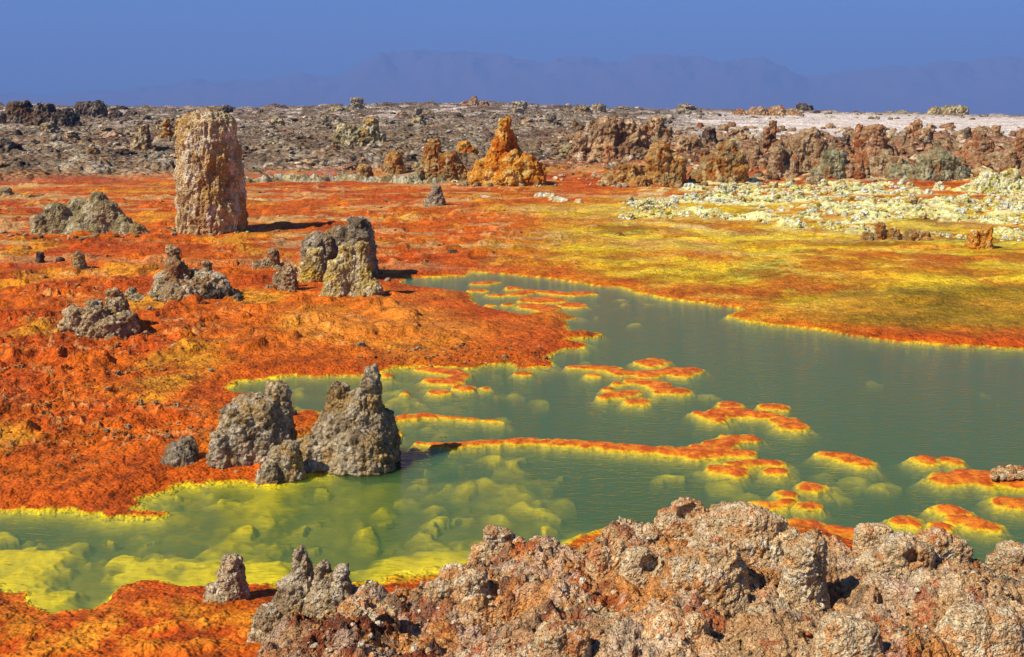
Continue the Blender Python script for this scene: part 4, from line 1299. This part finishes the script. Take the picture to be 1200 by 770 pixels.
fp = px_pts(R, 285, reg_plain, 5, 36, power=3.6)
scatter('plain_rock', lambda m, s: sz(s, .5, 1.0) + ' ' + tone(m) + ' rock on the stony plain', 'rock', 'rocks strewn over the stony plain', pm_far, fp, R, (.35, .9))


def reg_flat(r):
    t = r.random()
    if t < .35:
        return r.uniform(0, 300), r.uniform(395, 520)
    if t < .6:
        return r.uniform(420, 640), r.uniform(408, 428)
    if t < .8:
        return r.uniform(0, 620), r.uniform(225, 340)
    return r.uniform(0, 240), r.uniform(600, 700) if r.random() < .1 else r.uniform(330, 560)


pp = px_pts(R, 170, reg_flat, 3, 13, power=2.2)
scatter('small_stone', lambda m, s: sz(s, .08, .16) + ' ' + tone(m) + ' stone in orange crust', 'stone', 'stones on the orange flat', pm_peb, pp, R, (.4, .8))



def crumbs(name, label, pal, mat, pts, zs, seed, flat=0.6, vox=0.2):
    """uncountable small pieces as one object"""
    rnd = np.random.RandomState(seed)
    shapes = []
    for k in range(5):
        bm = bmesh.new()
        bmesh.ops.create_icosphere(bm, subdivisions=2, radius=0.5)
        me = bpy.data.meshes.new('tmp')
        bm.to_mesh(me)
        bm.free()
        c = get_co(me)
        c = c * (1 + 0.55 * fbm3(c * 2.2 + k * 9.1, seed + k, 3, 0.6))[:, None]
        me.calc_loop_triangles()
        f = np.array([p.vertices[:] for p in me.polygons])
        bpy.data.meshes.remove(me)
        shapes.append((c, f))
    V, Fc, Cc_, off = [], [], [], 0
    pals = [lin(v) for v in PAL[pal]]
    for (x, y, s_), z in zip(pts, zs):
        c, f = shapes[rnd.randint(5)]
        a = rnd.uniform(0, 6.28)
        ca, sa = math.cos(a), math.sin(a)
        sx, sy, sz_ = s_ * rnd.uniform(.7, 1.3), s_ * rnd.uniform(.7, 1.3), s_ * flat * rnd.uniform(.6, 1.4)
        p = c * (sx, sy, sz_)
        V.append(np.stack([p[:, 0] * ca - p[:, 1] * sa + x, p[:, 0] * sa + p[:, 1] * ca + y, p[:, 2] + z + sz_ * .15], 1))
        Fc.append(f + off)
        off += len(c)
        col = pals[rnd.choice(4, p=[.4, .25, .25, .1])] * rnd.uniform(.8, 1.15)
        Cc_.append(np.broadcast_to(col, c.shape))
    o = link(name, mesh_from(name, np.concatenate(V), np.concatenate(Fc), np.concatenate(Cc_), smooth=False, mat=mat), kind='stuff')
    o['label'] = label
    return o


cpts = px_pts(R, 2600, reg_salt, 2, 7)
crumbs('salt_crumbs', 'yellow and white salt crumbs between the larger lumps', 'salt', M_ROCK, cpts, ground_h([p[0] for p in cpts], [p[1] for p in cpts])[0], 5)
cpts = px_pts(R, 2600, reg_plain, 2, 9, power=2.5)
crumbs('plain_rubble', 'broken grey rubble of the stony plain', 'grey', M_FAR, cpts, ground_h([p[0] for p in cpts], [p[1] for p in cpts])[0], 6, .45)


def reg_scarp(r):
    return r.uniform(650, 1230), r.uniform(152, 216)


cpts = px_pts(R, 1100, reg_scarp, 3, 13, power=1.5)
crumbs('scarp_rubble', 'brown and rusty rubble between the crags', 'brown', M_FAR, cpts, ground_h([p[0] for p in cpts], [p[1] for p in cpts])[0], 7, .7)
cpts = px_pts(R, 900, reg_flat, 1.5, 5)
crumbs('crust_grit', 'ochre grit on the orange crust', 'pebble', M_ROCK, cpts, ground_h([p[0] for p in cpts], [p[1] for p in cpts])[0], 8, .5)
tal = []
rt_ = np.random.RandomState(9)
for o_ in list(COL.objects):
    if o_.get('category') == 'rock' and o_.parent is None and o_.location.y < 42 and o_.name.split('.')[0] in (
            'salt_pillar', 'rock_mound', 'cone_rock', 'peaked_rock', 'rubble_heap', 'knobbly_rock', 'boulder', 'small_rock', 'lake_boulder', 'orange_peak', 'spired_rock', 'knobbly_outcrop', 'domed_rock', 'low_rock'):
        xs = [c_[0] for c_ in o_.bound_box]
        rad = (max(xs) - min(xs)) / 2
        for k_ in range(int(14 + rad * 40)):
            a_ = rt_.uniform(0, 6.28)
            q_ = rad * (0.85 + 0.5 * rt_.rand() ** 2)
            tal.append((o_.location.x + math.cos(a_) * q_, o_.location.y + 0.1 + math.sin(a_) * q_ * .7, rad * (0.03 + 0.14 * rt_.rand() ** 3)))
tz, _, ts, _ = ground_h([p[0] for p in tal], [p[1] for p in tal])
tal2 = [(p, z_) for p, z_, s_ in zip(tal, tz, ts) if s_ < 0.0 and p[1] > 7]
crumbs('rock_debris', 'crumbled debris round the feet of the standing rocks', 'tan', M_ROCK, [p for p, _ in tal2], [z_ for _, z_ in tal2], 11, .7)
rb = np.random.RandomState(4)
cpts, zz = [], []
while len(cpts) < 5200:
    x, y = rb.uniform(-2.2, 5.6), rb.uniform(3.2, 8.4)
    i, j = int((y - by0) / br), int((x - bx0) / br)
    if sdb[i, j] < 0.05 or rb.rand() > 0.25 + rub[i, j]:
        continue
    cpts.append((x, y, 0.010 + 0.035 * rb.rand() ** 3))
    zz.append(inz[i, j])
crumbs('bank_gravel', 'grey and tan gravel on the rocky bank', 'bank', M_BANK, cpts, zz, 9, .8)
# pinkish pebbles on the big slab islet
cpts = []
for k in range(90):
    g = at_z(1165 + 45 * rb.rand(), 549 + 11 * rb.rand(), 0.05)
    cpts.append((g[0], g[1], 0.03 + 0.05 * rb.rand()))
crumbs('islet_pebbles', 'pinkish pebbles heaped on the big slab islet', 'bank', M_BANK, cpts, [0.045] * 90, 10, .9)

# ------------------------------------------------------------------ the hazy air
hz = bpy.data.materials.new('haze')
hz.use_nodes = True
N, L = hz.node_tree.nodes, hz.node_tree.links
N.remove(N['Principled BSDF'])
pv = N.new('ShaderNodeVolumePrincipled')
pv.inputs['Color'].default_value = (0.29, 0.48, 1.0, 1)
pv.inputs['Density'].default_value = 0.00028
pv.inputs['Anisotropy'].default_value = 0.0
L.new(pv.outputs[0], N['Material Output'].inputs['Volume'])
x0, x1, y0, y1, z0, z1 = -14000, 14000, -60, 10000, -100, 560
v = [(x, y, z) for x in (x0, x1) for y in (y0, y1) for z in (z0, z1)]
f = [(0, 1, 3, 2), (4, 6, 7, 5), (0, 4, 5, 1), (2, 3, 7, 6), (0, 2, 6, 4), (1, 5, 7, 3)]
link('haze', mesh_from('haze', v, f, smooth=False, mat=hz), kind='stuff')
